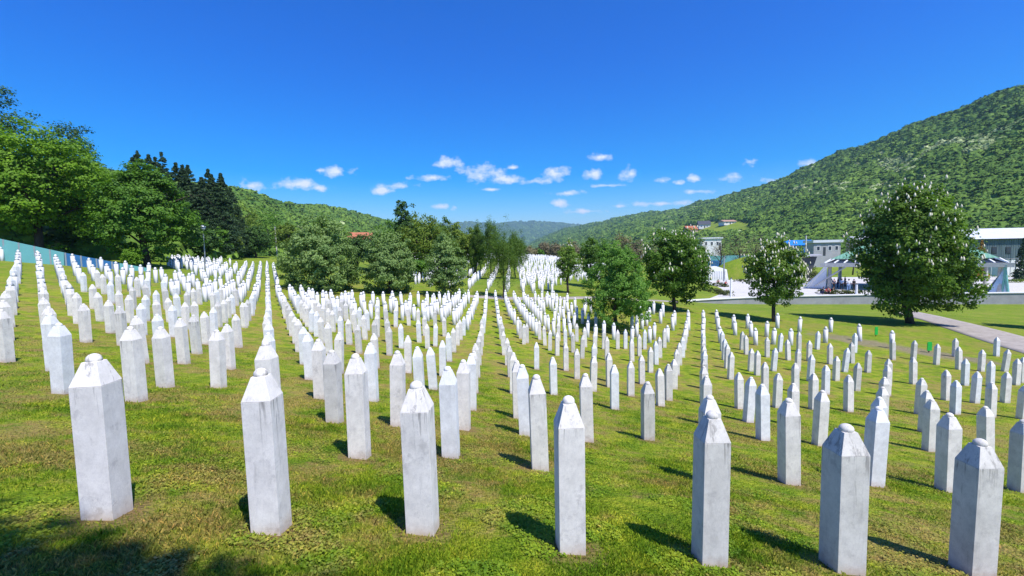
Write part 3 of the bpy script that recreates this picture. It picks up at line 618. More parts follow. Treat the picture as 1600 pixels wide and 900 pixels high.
def leaves(cent, rad, per, size, rng, outward=None, flat=.7, updir=.5, pointy=False):
    "leaf quads gathered in clumps; returns verts, faces, tint"
    n = len(cent); k = int(per)
    c = np.repeat(cent, k, 0); r = np.repeat(rad, k)[:, None]
    off = unit(n*k, rng)*(rng.random((n*k, 1))**.45)*r; off[:, 2] *= flat
    p = c+off
    nrm = unit(n*k, rng)*.8+off/np.maximum(r, 1e-4)*.6; nrm[:, 2] += updir
    if outward is not None: nrm += np.repeat(outward, k, 0)*.5
    nrm /= np.linalg.norm(nrm, axis=1, keepdims=True)
    a = np.cross(nrm, unit(n*k, rng)); a /= np.linalg.norm(a, axis=1, keepdims=True)+1e-9; b = np.cross(nrm, a)
    s = size*rng.uniform(.6, 1.35, (n*k, 1)); 
    asp = 1.0 if not pointy else .45
    v = np.stack([p-a*s*.5, p-b*s*.5*asp*.9, p+a*s*.5, p+b*s*.5*asp*.9], 1)
    v[:, 0] -= 0; v[:, 1] -= nrm*s*.12; v[:, 3] -= nrm*s*.12
    tint = np.repeat(rng.random(n), k)*.6+rng.random(n*k)*.4
    return v.reshape(-1, 3), np.arange(n*k*4).reshape(-1, 4), tint
def crown_pts(n, rx, ry, rz, rng, shape='round', inner=.35, lob=.22):
    "clump centres filling an uneven crown, denser near its surface"
    d = unit(n, rng); u = rng.random(n); rr = np.where(u < inner, rng.uniform(.25, .75, n), rng.uniform(.78, 1.0, n))
    ph = rng.random(6)*6.28
    lobes = 1+lob*(np.sin(3*np.arctan2(d[:, 1], d[:, 0])+ph[0])*np.cos(2.5*d[:, 2]+ph[1])+.6*np.sin(5*np.arctan2(d[:, 1], d[:, 0])+ph[2]+4*d[:, 2]))
    p = d*(rr*lobes)[:, None]
    if shape == 'cone': 
        z = rng.random(n)**1.15*2.08-1.02; a = rng.random(n)*6.283; w = np.clip(1-(z+1)/2, 0, 1)**.62; q = np.where(u < inner, rng.uniform(.1, .8, n), rng.uniform(.8, 1.05, n))
        p = np.stack([np.cos(a)*w*q, np.sin(a)*w*q, z], 1)
    elif shape == 'egg':
        t = (p[:, 2]+1)/2; p[:, :2] *= (1.08-.48*np.clip(t, 0, 1.1)**1.6)[:, None]
    elif shape == 'cone_egg':
        t = (p[:, 2]+1)/2; p[:, :2] *= (1.10-.34*np.clip(t, 0, 1.1)**1.6)[:, None]; p[:, :2] *= np.where(t < .35, 1+.12*(.35-t)/.35, 1)[:, None]
    elif shape == 'dome':
        p[:, 2] = np.where(p[:, 2] < 0, p[:, 2]*.72, p[:, 2])
    elif shape == 'weep':
        t = (p[:, 2]+1)/2; p[:, :2] *= (1.1-.55*t)[:, None]
    return p*np.array([rx, ry, rz]), d
TREE_GRP = {}
def trunk_mesh(base, top, r, limbs, rng, cz, rx, rz):
    mb = MB(); pts = [Vector((0, 0, -.4)), Vector((rng.normal(0, .04)*top, 0, top*.35)), Vector((rng.normal(0, .05)*top, rng.normal(0, .03)*top, top*.7)), Vector((0, 0, top))]
    rs = [r*1.25, r, r*.75, r*.3]
    for a, b, ra, rb in zip(pts[:-1], pts[1:], rs[:-1], rs[1:]): mb.tube(a, b, ra, rb, 9)
    for i in range(limbs):
        t = rng.uniform(.3, .8); k = min(2, int(t*3)); s = pts[k].lerp(pts[k+1], t*3-k); an = i*2.4+rng.random(); l = rx*rng.uniform(.5, .85)
        e = s+Vector((math.cos(an)*l, math.sin(an)*l, rz*rng.uniform(.2, .7))); m_ = s.lerp(e, .5)+Vector((0, 0, .08*l)); mb.tube(s, m_, r*.42, r*.28, 6); mb.tube(m_, e, r*.28, r*.08, 5)
        for j in range(2): e2 = m_+Vector((rng.normal(0, .3)*l, rng.normal(0, .3)*l, .35*l)); mb.tube(m_, e2, r*.16, r*.05, 4)
    return mb.mesh('trunk', smooth=True)
def tree(name, label, cat, x, y, h, z0, rx, mat, clumps=260, per=34, leaf=.16, shape='round', tr=.16, seed=1, group=None, bark=None, ry=None, cr=None, zs=None, inner=.3, lob=.2, limbs=7, flower=None, nfl=0, pointy=False, flat=.7, updir=.5):
    "h total height, z0 crown bottom above ground, rx crown radius"
    rng = np.random.default_rng(seed); g = gh(x, y) if zs is None else zs; ry = ry or rx*.95
    root = empty(name, (x, y, g)); tag(root, label, cat, group)
    rz = (h-z0)/2; cz = z0+rz
    if tr: obj('trunk', trunk_mesh((0, 0, 0), z0+rz*1.2, tr, limbs, rng, cz, rx, rz), bark or BARK, root)
    cr_ = cr or rx*.17; p, d = crown_pts(clumps, max(rx-cr_*.8, rx*.6), max(ry-cr_*.8, ry*.6), max(rz-cr_*.6, rz*.6), rng, shape, inner, lob)
    p[:, 2] += cz
    V, F, T = leaves(p, rng.uniform(.7, 1.3, len(p))*cr_*(np.clip(1.25-(p[:, 2]-z0)/(h-z0), .3, 1) if shape == 'cone' else 1), per, leaf, rng, d, flat, updir, pointy)
    obj('crown', np_mesh('crown', V, F, False, {'tint': ('FACE', T)}), mat, root)
    if nfl:
        sel = [i for i in range(len(p)) if (d[i, 2] > -.35 and np.linalg.norm((p[i]-[0, 0, cz])/[rx, ry, rz]) > .72)]; rng.shuffle(sel); vs, fs = [], []
        sel = sel[:nfl]
        for i in sel:
            for q in range(rng.integers(1, 4)):
                c0 = p[i]+d[i]*cr_*.5+rng.normal(0, cr_*.4, 3); hh = rng.uniform(.13, .24)*flower; w = hh*.28; o = len(vs); rings = [(0, .5), (.25, 1), (.6, .7), (1, .1)]
                for (zz, ww) in rings:
                    for a in range(5): vs.append(c0+[math.cos(a*1.257)*w*ww, math.sin(a*1.257)*w*ww, zz*hh])
                for r0 in range(3):
                    for a in range(5): fs.append((o+r0*5+a, o+r0*5+(a+1) % 5, o+r0*5+5+(a+1) % 5, o+r0*5+5+a))
        obj('blossom', np_mesh('blossom', vs, fs), BLOSSOM, root)
    return root
def tpx(px, pyb, d, pyt, wpx):
    "world base, height and crown radius of a tree seen at these survey readings"
    p = at(px, pyb, d); g = gh(p.x, p.y); top = at(px, pyt, d).z; return p.x, p.y, top-g, wpx/2/FPX*d
L_MAPLE = leaf_mat('maple_leaf', (.050, .14, .010), (.23, .40, .022), .36)
L_MAPLE2 = leaf_mat('maple_leaf_deep', (.035, .11, .012), (.16, .31, .028), .34)
L_DARK = leaf_mat('dark_leaf', (.028, .075, .014), (.085, .17, .032), .3)
L_LINDEN = leaf_mat('linden_leaf', (.075, .16, .036), (.33, .45, .15), .38)
L_CHEST = leaf_mat('chestnut_leaf', (.028, .085, .010), (.16, .29, .028), .38)
L_CHEST2 = leaf_mat('chestnut_leaf_light', (.06, .15, .016), (.28, .40, .06), .40)
L_CHEST3 = leaf_mat('big_chestnut_leaf', (.030, .085, .010), (.21, .35, .035), .38)
L_BUSH = leaf_mat('bush_leaf', (.065, .17, .025), (.24, .44, .07), .42)
L_BIRCH = leaf_mat('birch_leaf', (.060, .13, .015), (.17, .27, .04), .42)
L_YG = leaf_mat('yellow_green_leaf', (.08, .14, .014), (.23, .31, .04), .4)
L_CON = leaf_mat('conifer_needle', (.018, .046, .018), (.065, .12, .042), .1)
L_ORANGE = leaf_mat('orange_needle', (.20, .09, .012), (.42, .24, .03), .15)
L_BARE = leaf_mat('budding_twig', (.16, .13, .07), (.28, .26, .13), .3)
L_BROWN = leaf_mat('brown_twig', (.13, .12, .06), (.25, .20, .12), .2)
L_OLIVE = leaf_mat('olive_leaf', (.06, .08, .02), (.14, .16, .05), .3)
BLOSSOM = plain('cream_blossom', (.72, .66, .52), .7, .1, 8)

TG = 'maples behind the teal wall'
x, y, h, r = tpx(62, 402, 45, 190, 205); tree('maple_tree', 'huge bright green maple at far left behind the teal wall', 'tree', x, y, h, 1.9, r, L_MAPLE, 520, 60, .24, 'round', .3, 21, TG, cr=.95, flat=.45, updir=.9)
x, y, h, r = tpx(232, 412, 46, 255, 165); tree('maple_tree', 'broad dark-bottomed maple at the right end of the teal wall', 'tree', x, y, h, .5, r, L_MAPLE2, 460, 60, .22, 'egg', .28, 22, TG, cr=.8, flat=.45, updir=.9)
x, y, h, r = tpx(140, 405, 52, 238, 110); tree('maple_tree', 'maple filling the gap between the two big left maples', 'tree', x, y, h, .8, r, L_MAPLE, 300, 50, .24, 'round', .25, 23, TG, cr=.9, flat=.45, updir=.9)
x, y, h, r = tpx(-55, 390, 50, 215, 170); tree('maple_tree', 'maple cut off by the left edge of the photo', 'tree', x, y, h, 1.5, r, L_MAPLE2, 300, 50, .26, 'round', .28, 24, TG, cr=1.0, flat=.45)
BG = 'dark trees rising behind the maples'
x, y, h, r = tpx(18, 395, 62, 133, 120); tree('tall_tree', 'tallest thin-leaved dark tree at the far left edge', 'tree', x, y, h, 4, r, L_DARK, 230, 45, .24, 'egg', .3, 25, BG, cr=1.1, lob=.35)
x, y, h, r = tpx(118, 395, 62, 185, 105); tree('tall_tree', 'dark pointed tree behind the big bright maple', 'tree', x, y, h, 3, r, L_DARK, 260, 45, .24, 'egg', .3, 26, BG, cr=1.0, lob=.3)
x, y, h, r = tpx(165, 395, 66, 252, 70); tree('tall_tree', 'small dark treetop peeping between the two maples', 'tree', x, y, h, 3, r, L_DARK, 160, 40, .24, 'egg', .25, 27, BG, cr=.9)
x, y, h, r = tpx(207, 414, 43, 385, 34); tree('round_shrub', 'small round light green shrub under the broad maple', 'shrub', x, y, h, 0, r, L_MAPLE, 60, 40, .13, 'round', 0, 28, cr=.35)
CG = 'dark conifers on the left slope'
CON = [(226,240,44,0),(243,246,40,1),(263,243,42,0),(284,258,40,1),(302,262,42,0),(322,280,38,1),(333,268,40,0),(352,274,38,1),(366,296,34,0),(253,250,42,1),(294,262,42,1),(338,276,40,1),(218,250,44,1),(312,290,40,1),(272,275,44,0),(345,292,34,1)]
CL = ['leftmost dark conifer, tops just above the maple', 'second dark conifer from the left in the row', 'tall dark conifer third from the left', 'broad-topped dark conifer left of the row middle', 'dark conifer in the middle of the conifer row', 'slim dark conifer right of the row middle',
      'tallest conifer in the right half of the row', 'second conifer from the right end of the row', 'last low conifer at the right end of the row', 'conifer filling behind the second and third ones from the left', 'conifer packed behind the middle of the row', 'conifer squeezed behind the tallest right-hand one', 'conifer half hidden by the broad maple crown', 'shorter conifer standing in front of the middle ones', 'shorter front conifer in the left half of the row', 'shorter front conifer in the right half of the row']
for i, ((px, pt, w, fr), lb) in enumerate(zip(CON, CL)):
    x, y, h, r = tpx(px, 385, 84-5*fr, pt-2, w*1.6); tree('conifer', lb, 'conifer', x, y, h, .8, r, L_CON, 420, 34, .30, 'cone', .22, 40+i, CG, cr=.75, flat=.4, pointy=True, updir=.2, inner=.4)
SL = 'bushy trees on the left slope'
for i, (px, pb, d, pt, w, mt, lb) in enumerate([(318,396,62,352,44,L_DARK,'dark bush-like tree between maple and conifers'),(345,392,78,352,44,L_MAPLE2,'green tree under the right end of conifers'),(385,392,110,312,60,L_YG,'yellow-green tree right of the conifers'),(418,392,120,322,60,L_MAPLE2,'mid green tree above the two pale poles'),
        (400,398,88,352,50,L_DARK,'low spreading tree left of the pale right pole'),(452,392,105,345,48,L_YG,'pale green tree touching the left linden'),(472,396,90,372,40,L_DARK,'small dark tree right of the pale pole'),(362,396,80,360,34,L_YG,'low yellow-green bush beside the left pole')]):
    x, y, h, r = tpx(px, pb, d, pt, w); tree('slope_tree', lb, 'tree', x, y, h, .8, r, mt, 150, 34, .30, 'round', .18, 60+i, SL, cr=r*.22)
LG = 'grey-green lindens beyond the left grave field'
x, y, h, r = tpx(505, 465, 38.5, 336, 138); tree('linden_tree', 'broadest grey-green linden, left of the three', 'tree', x, y, h, -.9, r, L_LINDEN, 480, 62, .15, 'egg', .2, 81, LG, cr=.48, flat=.6)
x, y, h, r = tpx(608, 463, 39, 357, 106); tree('linden_tree', 'middle grey-green linden of the three', 'tree', x, y, h, -.7, r, L_LINDEN, 380, 60, .14, 'egg', .17, 82, LG, cr=.42, flat=.6)
x, y, h, r = tpx(697, 463, 39.5, 365, 82); tree('linden_tree', 'narrowest grey-green linden beside the central rows', 'tree', x, y, h, -.4, r, L_LINDEN, 290, 55, .13, 'egg', .12, 83, LG, cr=.36, flat=.6)
MG = 'trees behind the three lindens'
for i, (px, pb, d, pt, w, mt, sh, lb) in enumerate([(634,430,66,314,52,L_DARK,'egg','tallest dark tree behind the middle linden'),(660,430,60,335,80,L_YG,'round','wide yellow-green tree right of the tallest dark one'),(612,430,72,345,60,L_MAPLE2,'round','green tree behind the middle linden, left of the tallest'),(718,428,64,352,70,L_YG,'round','yellow-green tree behind the narrow linden'),
        (742,424,72,362,44,L_DARK,'egg','dark tree next to the weeping birch'),(690,428,75,345,50,L_BIRCH,'round','light green tree high behind the narrow linden'),(560,432,75,362,60,L_DARK,'round','dark tree below the red roof'),(655,432,52,405,50,L_MAPLE2,'round','low green tree between the middle and narrow lindens')]):
    x, y, h, r = tpx(px, pb, d, pt, w); tree('background_tree', lb, 'tree', x, y, h, 1.2, r, mt, 210, 40, .24, sh, .2, 90+i, MG, cr=r*.2, lob=.28)
BI = 'thin birches by the central rows'
for i, (px, pb, d, pt, w, lb) in enumerate([(787,466,41.5,352,52,'drooping birch with thin grey trunk standing by the cross path'),(768,432,60,345,34,'slender birch left behind the drooping one'),(806,425,62,362,40,'small birch right behind the drooping one'),(748,428,62,352,26,'thin upright birch beside the dark tree')]):
    x, y, h, r = tpx(px, pb, d, pt, w); tree('birch_tree', lb, 'tree', x, y, h, 1.0 if i == 0 else 1.5, r*1.3, L_BIRCH, 360, 36, .11 if i == 0 else .16, 'weep', .09, 110+i, BI, cr=r*.24, inner=.45, lob=.3, flat=1.3, updir=.1, pointy=True)
x, y, h, r = tpx(888, 454, 47, 377, 48); tree('young_chestnut', 'young chestnut left of the pair on the lawn by the cross path', 'tree', x, y, h, 1.3, r, L_CHEST2, 170, 42, .14, 'egg', .11, 120, 'young chestnuts on the far lawn', cr=.38, flower=.9, nfl=40)
x, y, h, r = tpx(924, 446, 56, 369, 48); tree('young_chestnut', 'darker young chestnut right of the pair on the lawn', 'tree', x, y, h, 1.3, r, L_CHEST, 170, 42, .16, 'egg', .12, 121, 'young chestnuts on the far lawn', cr=.42)
g = on_ground(966, 518); x, y, h, r = tpx(966, 518, g.dot(_f), 378, 112)
tree('bush_tree', 'leafy light green bush tree growing among the graves right of centre', 'tree', g.x, g.y, h, .15, r*1.06, L_BUSH, 520, 70, .10, 'egg', .12, 122, cr=.30, lob=.25, inner=.35)
CH = 'flowering chestnut trees'
x, y, h, r = tpx(1055, 483, 40, 356, 106); tree('chestnut_tree', 'chestnut with few pale candles, leftmost of the three on the lawn', 'tree', x, y, h, .9, r*1.04, L_CHEST, 360, 66, .17, 'round', .14, 123, CH, cr=.50, flower=1.2, nfl=70, lob=.24)
x, y, h, r = tpx(1209, 497, 37.5, 371, 92); tree('chestnut_tree', 'small round chestnut full of cream candles before the low wall', 'tree', x, y, h, 1.15, r*1.0, L_CHEST2, 330, 70, .14, 'round', .13, 124, CH, cr=.40, flower=1.2, nfl=150, lob=.12)
x, y, h, r = tpx(1424, 500, 38, 286, 184); tree('chestnut_tree', 'largest flowering chestnut with white candles beside the path', 'tree', x, y, h, .75, r*.86, L_CHEST3, 800, 80, .19, 'cone_egg', .26, 125, CH, cr=.68, flower=1.45, nfl=150, lob=.17)
BT = 'budding bare trees behind the plaza'
for i, (px, pb, d, pt, w, lb) in enumerate([(1095,408,112,362,30,'budding tree right beside the left chestnut'),(1124,410,112,360,44,'budding bare tree before the white building'),(1154,410,112,359,44,'middle budding bare tree with dark trunk'),(1180,408,114,361,40,'budding bare tree behind the round chestnut'),(1333,398,120,352,44,'brown budding tree above the green roof'),
        (1020,408,118,370,30,'pale budding tree left behind the chestnut')]):
    x, y, h, r = tpx(px, pb, d, pt, w); tree('budding_tree', lb, 'tree', x, y, h, 1.6, r, L_BARE, 120, 13, .22, 'dome', .16, 130+i, BT, cr=r*.3, inner=.5, limbs=14, pointy=True)
x, y, h, r = tpx(1532, 420, 84, 376, 26); tree('orange_conifer', 'orange-yellow cone-shaped conifer beside the warehouse', 'conifer', x, y, h, .1, r, L_ORANGE, 150, 30, .2, 'cone', .1, 140, cr=.4)
x, y, h, r = tpx(1596, 442, 78, 372, 28); tree('dark_conifer', 'narrow near-black conifer at the right edge before the warehouse', 'conifer', x, y, h, .1, r, L_CON, 200, 34, .2, 'cone', .12, 141, cr=.45)
x, y, h, r = tpx(1270, 437, 80, 418, 24); tree('round_shrub', 'round olive shrub left of the canopy roof', 'shrub', x, y, h, 0, r, L_OLIVE, 60, 34, .16, 'round', 0, 142, cr=.5)
RB = 'trees along the far side of the graves'
rngb = random.Random(8)
for i, (px, pt, w, mt) in enumerate([(828,382,30,L_BARE),(850,376,36,L_BROWN),(870,378,34,L_BROWN),(894,374,36,L_BROWN),(946,372,34,L_MAPLE2),(972,362,40,L_BARE),(995,372,32,L_BROWN),(845,389,16,L_MAPLE2),(812,372,24,L_DARK),(1040,378,30,L_MAPLE2)]):
    x, y, h, r = tpx(px, 398, 128+rngb.uniform(-4, 4), pt, w)
    tree('hedgerow_tree', ['pale budding hedgerow tree right of the birches', 'reddish-brown bare shrub tree, leftmost behind the far graves', 'reddish-brown bare shrub tree in the middle of the brown row', 'reddish-brown bare shrub tree behind the left young chestnut', 'green tree between the young chestnuts and bush tree', 'pale tree high above the bush tree', 'brown tree between bush tree and chestnut', 'small fresh green bush before the brown row', 'dark tree right behind the birches', 'green tree behind the left chestnut'][i], 'tree', x, y, h, .3, r, mt, 120, 26, .35, 'dome', .15, 150+i, RB, cr=r*.28, limbs=8, inner=.5)
ps = on_ground(1568, 509); tree('lawn_tree', 'small tree just outside the right edge whose shade falls on the lawn', 'tree', ps.x+2.3, ps.y-2.6, 7.0, 1.6, 2.0, L_CHEST, 160, 50, .17, 'round', .13, 170, cr=.45)
# a young tree behind the photographer whose shade falls across the near lawn
tree('shade_tree', 'young tree behind the camera casting shade on the near lawn', 'tree', 1.5, -4.72, 12.2, 9.3, 3.6, L_CHEST, 360, 75, .2, 'dome', .1, 160, ry=1.95, cr=.5)

# ---------------------------------------------------------------- forest on the hills (nobody could count it)
def forest_mat(name, dark, light, spread=.42):
    m, t, b = material(name, .8, .15); oi = t.nodes.new('ShaderNodeObjectInfo'); a = t.nodes.new('ShaderNodeAttribute'); a.attribute_name = 'tint'
    P = wpos(t); n = noise(t, .016, 5, .65, P)
    f = mth('ADD', mth('MULTIPLY', oi.outputs['Random'], spread, tree=t), mth('ADD', mth('MULTIPLY', a.outputs['Fac'], .14, tree=t), mth('MULTIPLY_ADD', n, 1.9, -.75, tree=t), tree=t), tree=t, clamp=True)
    t.links.new(ramp(t, f, [(0, dark), (.5, tuple((p+q)/2*.9 for p, q in zip(dark, light))), (1, light)]), b.inputs['Base Color']); return m
FM = forest_mat('forest_crowns', (.036, .10, .014), (.21, .33, .045))
FP = forest_mat('pale_blossom_crowns', (.15, .23, .06), (.42, .48, .22), .8)
var = bpy.data.collections.new('crown_variants')
def variant(i, mt):
    rng = np.random.default_rng(300+i); p, d = crown_pts(60, .95, .95, .9, rng, 'dome', .0, .25); V, F, T = leaves(p, rng.uniform(.2, .32, len(p)), 10, .27, rng, d, .6, 1.0)
    bm = bmesh.new(); bmesh.ops.create_icosphere(bm, subdivisions=3, radius=.93); v0 = np.array([v.co[:] for v in bm.verts]); f0 = np.array([[v.index for v in f.verts] for f in bm.faces]); bm.free()
    v0 *= (1+.13*np.sin(v0[:, :1]*6+i)*np.cos(v0[:, 1:2]*6)+.07*np.sin(v0[:, 1:2]*11+v0[:, 2:3]*9+i))
    f0 = np.c_[f0, f0[:, 2]] + len(V)
    me = bpy.data.meshes.new('crown'); VV = np.vstack([V, v0]); FF = [tuple(q) for q in F]+[tuple(q[:3]) for q in f0]
    me.from_pydata(VV.tolist(), [], FF); a = me.attributes.new('tint', 'FLOAT', 'FACE'); a.data.foreach_set('value', np.r_[T, np.full(len(f0), .1)].astype(np.float32))
    me.materials.append(mt); return me
def scatter(name, pts, scl, variants, label, cat, group=None, tilt=0.0):
    me = bpy.data.meshes.new(name); me.from_pydata([tuple(p) for p in pts], [], [])
    a = me.attributes.new('scl', 'FLOAT', 'POINT'); a.data.foreach_set('value', np.asarray(scl, np.float32))
    o = obj(name, me); tag(o, label, cat, group, 'stuff')
    cl = bpy.data.collections.new(name+'_variants')
    for i, m_ in enumerate(variants): cl.objects.link(bpy.data.objects.new('%s_form' % name, m_))
    ng = bpy.data.node_groups.new(name+'_scatter', 'GeometryNodeTree')
    ng.interface.new_socket('Geometry', in_out='INPUT', socket_type='NodeSocketGeometry'); ng.interface.new_socket('Geometry', in_out='OUTPUT', socket_type='NodeSocketGeometry')
    n = ng.nodes; gi = n.new('NodeGroupInput'); go = n.new('NodeGroupOutput'); ip = n.new('GeometryNodeInstanceOnPoints'); ci = n.new('GeometryNodeCollectionInfo')
    ci.inputs[0].default_value = cl; ci.inputs['Separate Children'].default_value = True; ci.inputs['Reset Children'].default_value = True
    rv = n.new('FunctionNodeRandomValue'); rv.data_type = 'FLOAT_VECTOR'; rv.inputs[0].default_value = (-tilt, -tilt, 0); rv.inputs[1].default_value = (tilt, tilt, 6.283)
    na = n.new('GeometryNodeInputNamedAttribute'); na.data_type = 'FLOAT'; na.inputs[0].default_value = 'scl'
    ip.inputs['Pick Instance'].default_value = True
    ng.links.new(gi.outputs[0], ip.inputs['Points']); ng.links.new(ci.outputs[0], ip.inputs['Instance']); ng.links.new(rv.outputs[0], ip.inputs['Rotation']); ng.links.new(na.outputs[0], ip.inputs['Scale']); ng.links.new(ip.outputs[0], go.inputs[0])
    md = o.modifiers.new('scatter', 'NODES'); md.node_group = ng
    return o
VF = [variant(i, FM) for i in range(6)]; VP = [variant(i+10, FP) for i in range(4)]
def hill_pts(M, px0, px1, n, smin, rng, power=1.0, over=1.03, pre=0):
    az = rng.uniform(az_of(px0), az_of(px1), n)
    rr, rf = np.interp(az, M[0], M[1])*over, np.interp(az, M[0], M[3])-pre
    t = rng.random(n)**power; r = rf+(rr-rf)*t; a = np.radians(az); x, y = r*np.sin(a), r*np.cos(a)
    return x, y, r, np.full(n, smin)
def to_px(x, y, z): d = x*NF[0]+y*NF[1]+z*NF[2]; return 800+FPX*(x*NR[0]+y*NR[1]+z*NR[2])/d, 450-FPX*(x*NU[0]+y*NU[1]+z*NU[2])/d
rng = np.random.default_rng(77); S = []
for M, a, b_, n, pw, pre in ((RM, 815, 1750, 22000, 1.25, 12), (RM, 1150, 1750, 2200, 6, 14), (LM, -300, 880, 9000, 1.2, 5)):
    x, y, r, s = hill_pts(M, a, b_, n, 3, rng, pw, pre=pre); s = np.clip(2.7+r*.0028, 2.8, 9)*rng.uniform(.55, 1.55, n); S.append(np.stack([x, y, ground_h(x, y), s, r], 1))
S = np.vstack(S); px, py = to_px(S[:, 0], S[:, 1], S[:, 2])
nfield = noise_field = np.sin(S[:, 0]*.018+2)*np.cos(S[:, 1]*.013)+.5*np.sin(S[:, 0]*.05+S[:, 1]*.04)
# clearings: hamlet meadow and two hillside fields
clear = ((px > 1098) & (px < 1180) & (py > 346) & (py < 366)) | ((px > 1065) & (px < 1098) & (py > 352) & (py < 368))
band = np.abs(py-(262-(px-1385)*.27+8*np.sin(px*.05)))
pale = (px > 1370) & (px < 1640) & (band < 9+5*np.sin(px*.05)) & (rng.random(len(px)) < .9) | ((px > 1225) & (px < 1400) & (np.abs(py-298) < 9) & (rng.random(len(px)) < .45)) | (rng.random(len(px)) < .02)
keep = ~clear
scatter('forest', S[keep & ~pale][:, :3], S[keep & ~pale][:, 3], VF, 'dense green deciduous forest covering the hills', 'forest')
scatter('blossoming_woodland', S[keep & pale][:, :3], S[keep & pale][:, 3]*.85, VP, 'pale blossoming trees in a slanting band on the right hill', 'woodland')
# distant ridge cover
n = 5000; x, y, r, s = hill_pts(DM, 600, 960, n, 22, rng, .8); scatter('distant_forest', np.stack([x, y, ground_h(x, y)-4], 1), rng.uniform(16, 30, n), VF[:3], 'far blue wooded ridge at the end of the valley', 'forest')

# ---------------------------------------------------------------- grass blades standing in the near lawn
rng = np.random.default_rng(5)
def lawn_pts(n, d0, d1, pw):
    a = rng.uniform(-56, 56, n); d = d0+(d1-d0)*rng.random(n)**pw; a = np.radians(a); r = d/np.maximum(np.cos(a), .5); return r*np.sin(a), r*np.cos(a)
PXn = ALLG[np.hypot(ALLG[:, 0], ALLG[:, 1]) < 18]
def blades(n, d0, d1, pw, hgt, wid):
    x, y = lawn_pts(n, d0, d1, pw); dm = np.full(n, 9.)
    for i in range(0, n, 20000): dm[i:i+20000] = np.maximum(np.abs(x[i:i+20000, None]-PXn[None, :, 0]), np.abs(y[i:i+20000, None]-PXn[None, :, 1])).min(1)
    pat = .5+.5*np.sin(x*2.1+1.7*np.sin(y*1.3))*np.cos(y*1.9+1.3*np.sin(x*1.7)); k = (dm > .10) & (rng.random(n) < np.clip(.35+.75*pat, 0, 1)) & ((dm > .22) | (rng.random(n) < .35)); x, y, pat = x[k], y[k], pat[k]; n = len(x)
    z = ground_h(x, y); an = rng.uniform(0, 6.283, n); h = hgt*rng.uniform(.45, 1.25, n)*(.6+.7*pat); w = wid*rng.uniform(.6, 1.3, n); ln = rng.uniform(.2, 1.1, n)*h; la = rng.uniform(0, 6.283, n)
    ax, ay = np.cos(an)*w/2, np.sin(an)*w/2; lx, ly = np.cos(la)*ln, np.sin(la)*ln
    p0 = np.stack([x-ax, y-ay, z-.008], 1); p1 = np.stack([x+ax, y+ay, z-.008], 1); m0 = np.stack([x+ax*.7+lx*.35, y+ay*.7+ly*.35, z+h*.6], 1); t = np.stack([x+lx, y+ly, z+h], 1)
    return np.stack([p0, p1, m0, t], 1).reshape(-1, 3), np.arange(n*4).reshape(-1, 4), rng.random(n)
B1 = blades(270000, 2.1, 6.5, 1.35, .025, .0075); B2 = blades(190000, 6.0, 16, 1.3, .029, .014)
# clover-like leaflets lying among the blades
x, y = lawn_pts(200000, 2.1, 9, 1.3); pat = np.sin(x*3.3+y*1.1)*np.cos(y*2.7-x*.8)+.5*np.sin(x*7.1)*np.cos(y*6.3); k = pat > .15; x, y = x[k], y[k]
dm = np.full(len(x), 9.)
for i in range(0, len(x), 20000): dm[i:i+20000] = np.maximum(np.abs(x[i:i+20000, None]-PXn[None, :, 0]), np.abs(y[i:i+20000, None]-PXn[None, :, 1])).min(1)
x, y = x[dm > .12], y[dm > .12]; z = ground_h(x, y)
cv, cf, ct = leaves(np.stack([x, y, z+rng.uniform(.008, .03, len(x))], 1), np.full(len(x), .008), 1, .019, rng, None, .5, 1.6)
V = np.vstack([B1[0], B2[0], cv]); n1, n2 = len(B1[0]), len(B2[0]); F = np.vstack([B1[1], B2[1]+n1, cf+n1+n2]); T = np.r_[B1[2], B2[2], ct]
glm, t, b = material('grass_blade', .6, .2); a = t.nodes.new('ShaderNodeAttribute'); a.attribute_name = 'tint'
c, fine, mid = grass_color(t, wpos(t)); c = mix(t, 1.0, c, ramp(t, a.outputs['Fac'], [(0, (.55, .75, .5)), (.5, (1, 1.08, .9)), (.82, (1.35, 1.35, 1.2)), (1, (2.1, 1.7, 1.6))]), 'MULTIPLY'); t.links.new(c, b.inputs['Base Color'])
tr = t.nodes.new('ShaderNodeBsdfTranslucent'); t.links.new(c, tr.inputs[0]); ms = t.nodes.new('ShaderNodeMixShader'); ms.inputs[0].default_value = .35
out = [n_ for n_ in t.nodes if n_.type == 'OUTPUT_MATERIAL'][0]; t.links.new(b.outputs[0], ms.inputs[1]); t.links.new(tr.outputs[0], ms.inputs[2]); t.links.new(ms.outputs[0], out.inputs[0])
tag(obj('grass', np_mesh('grass', V, F, False, {'tint': ('FACE', T)}), glm), 'short mossy grass and clover growing on the lawn between the gravestones', 'grass', kind='stuff')

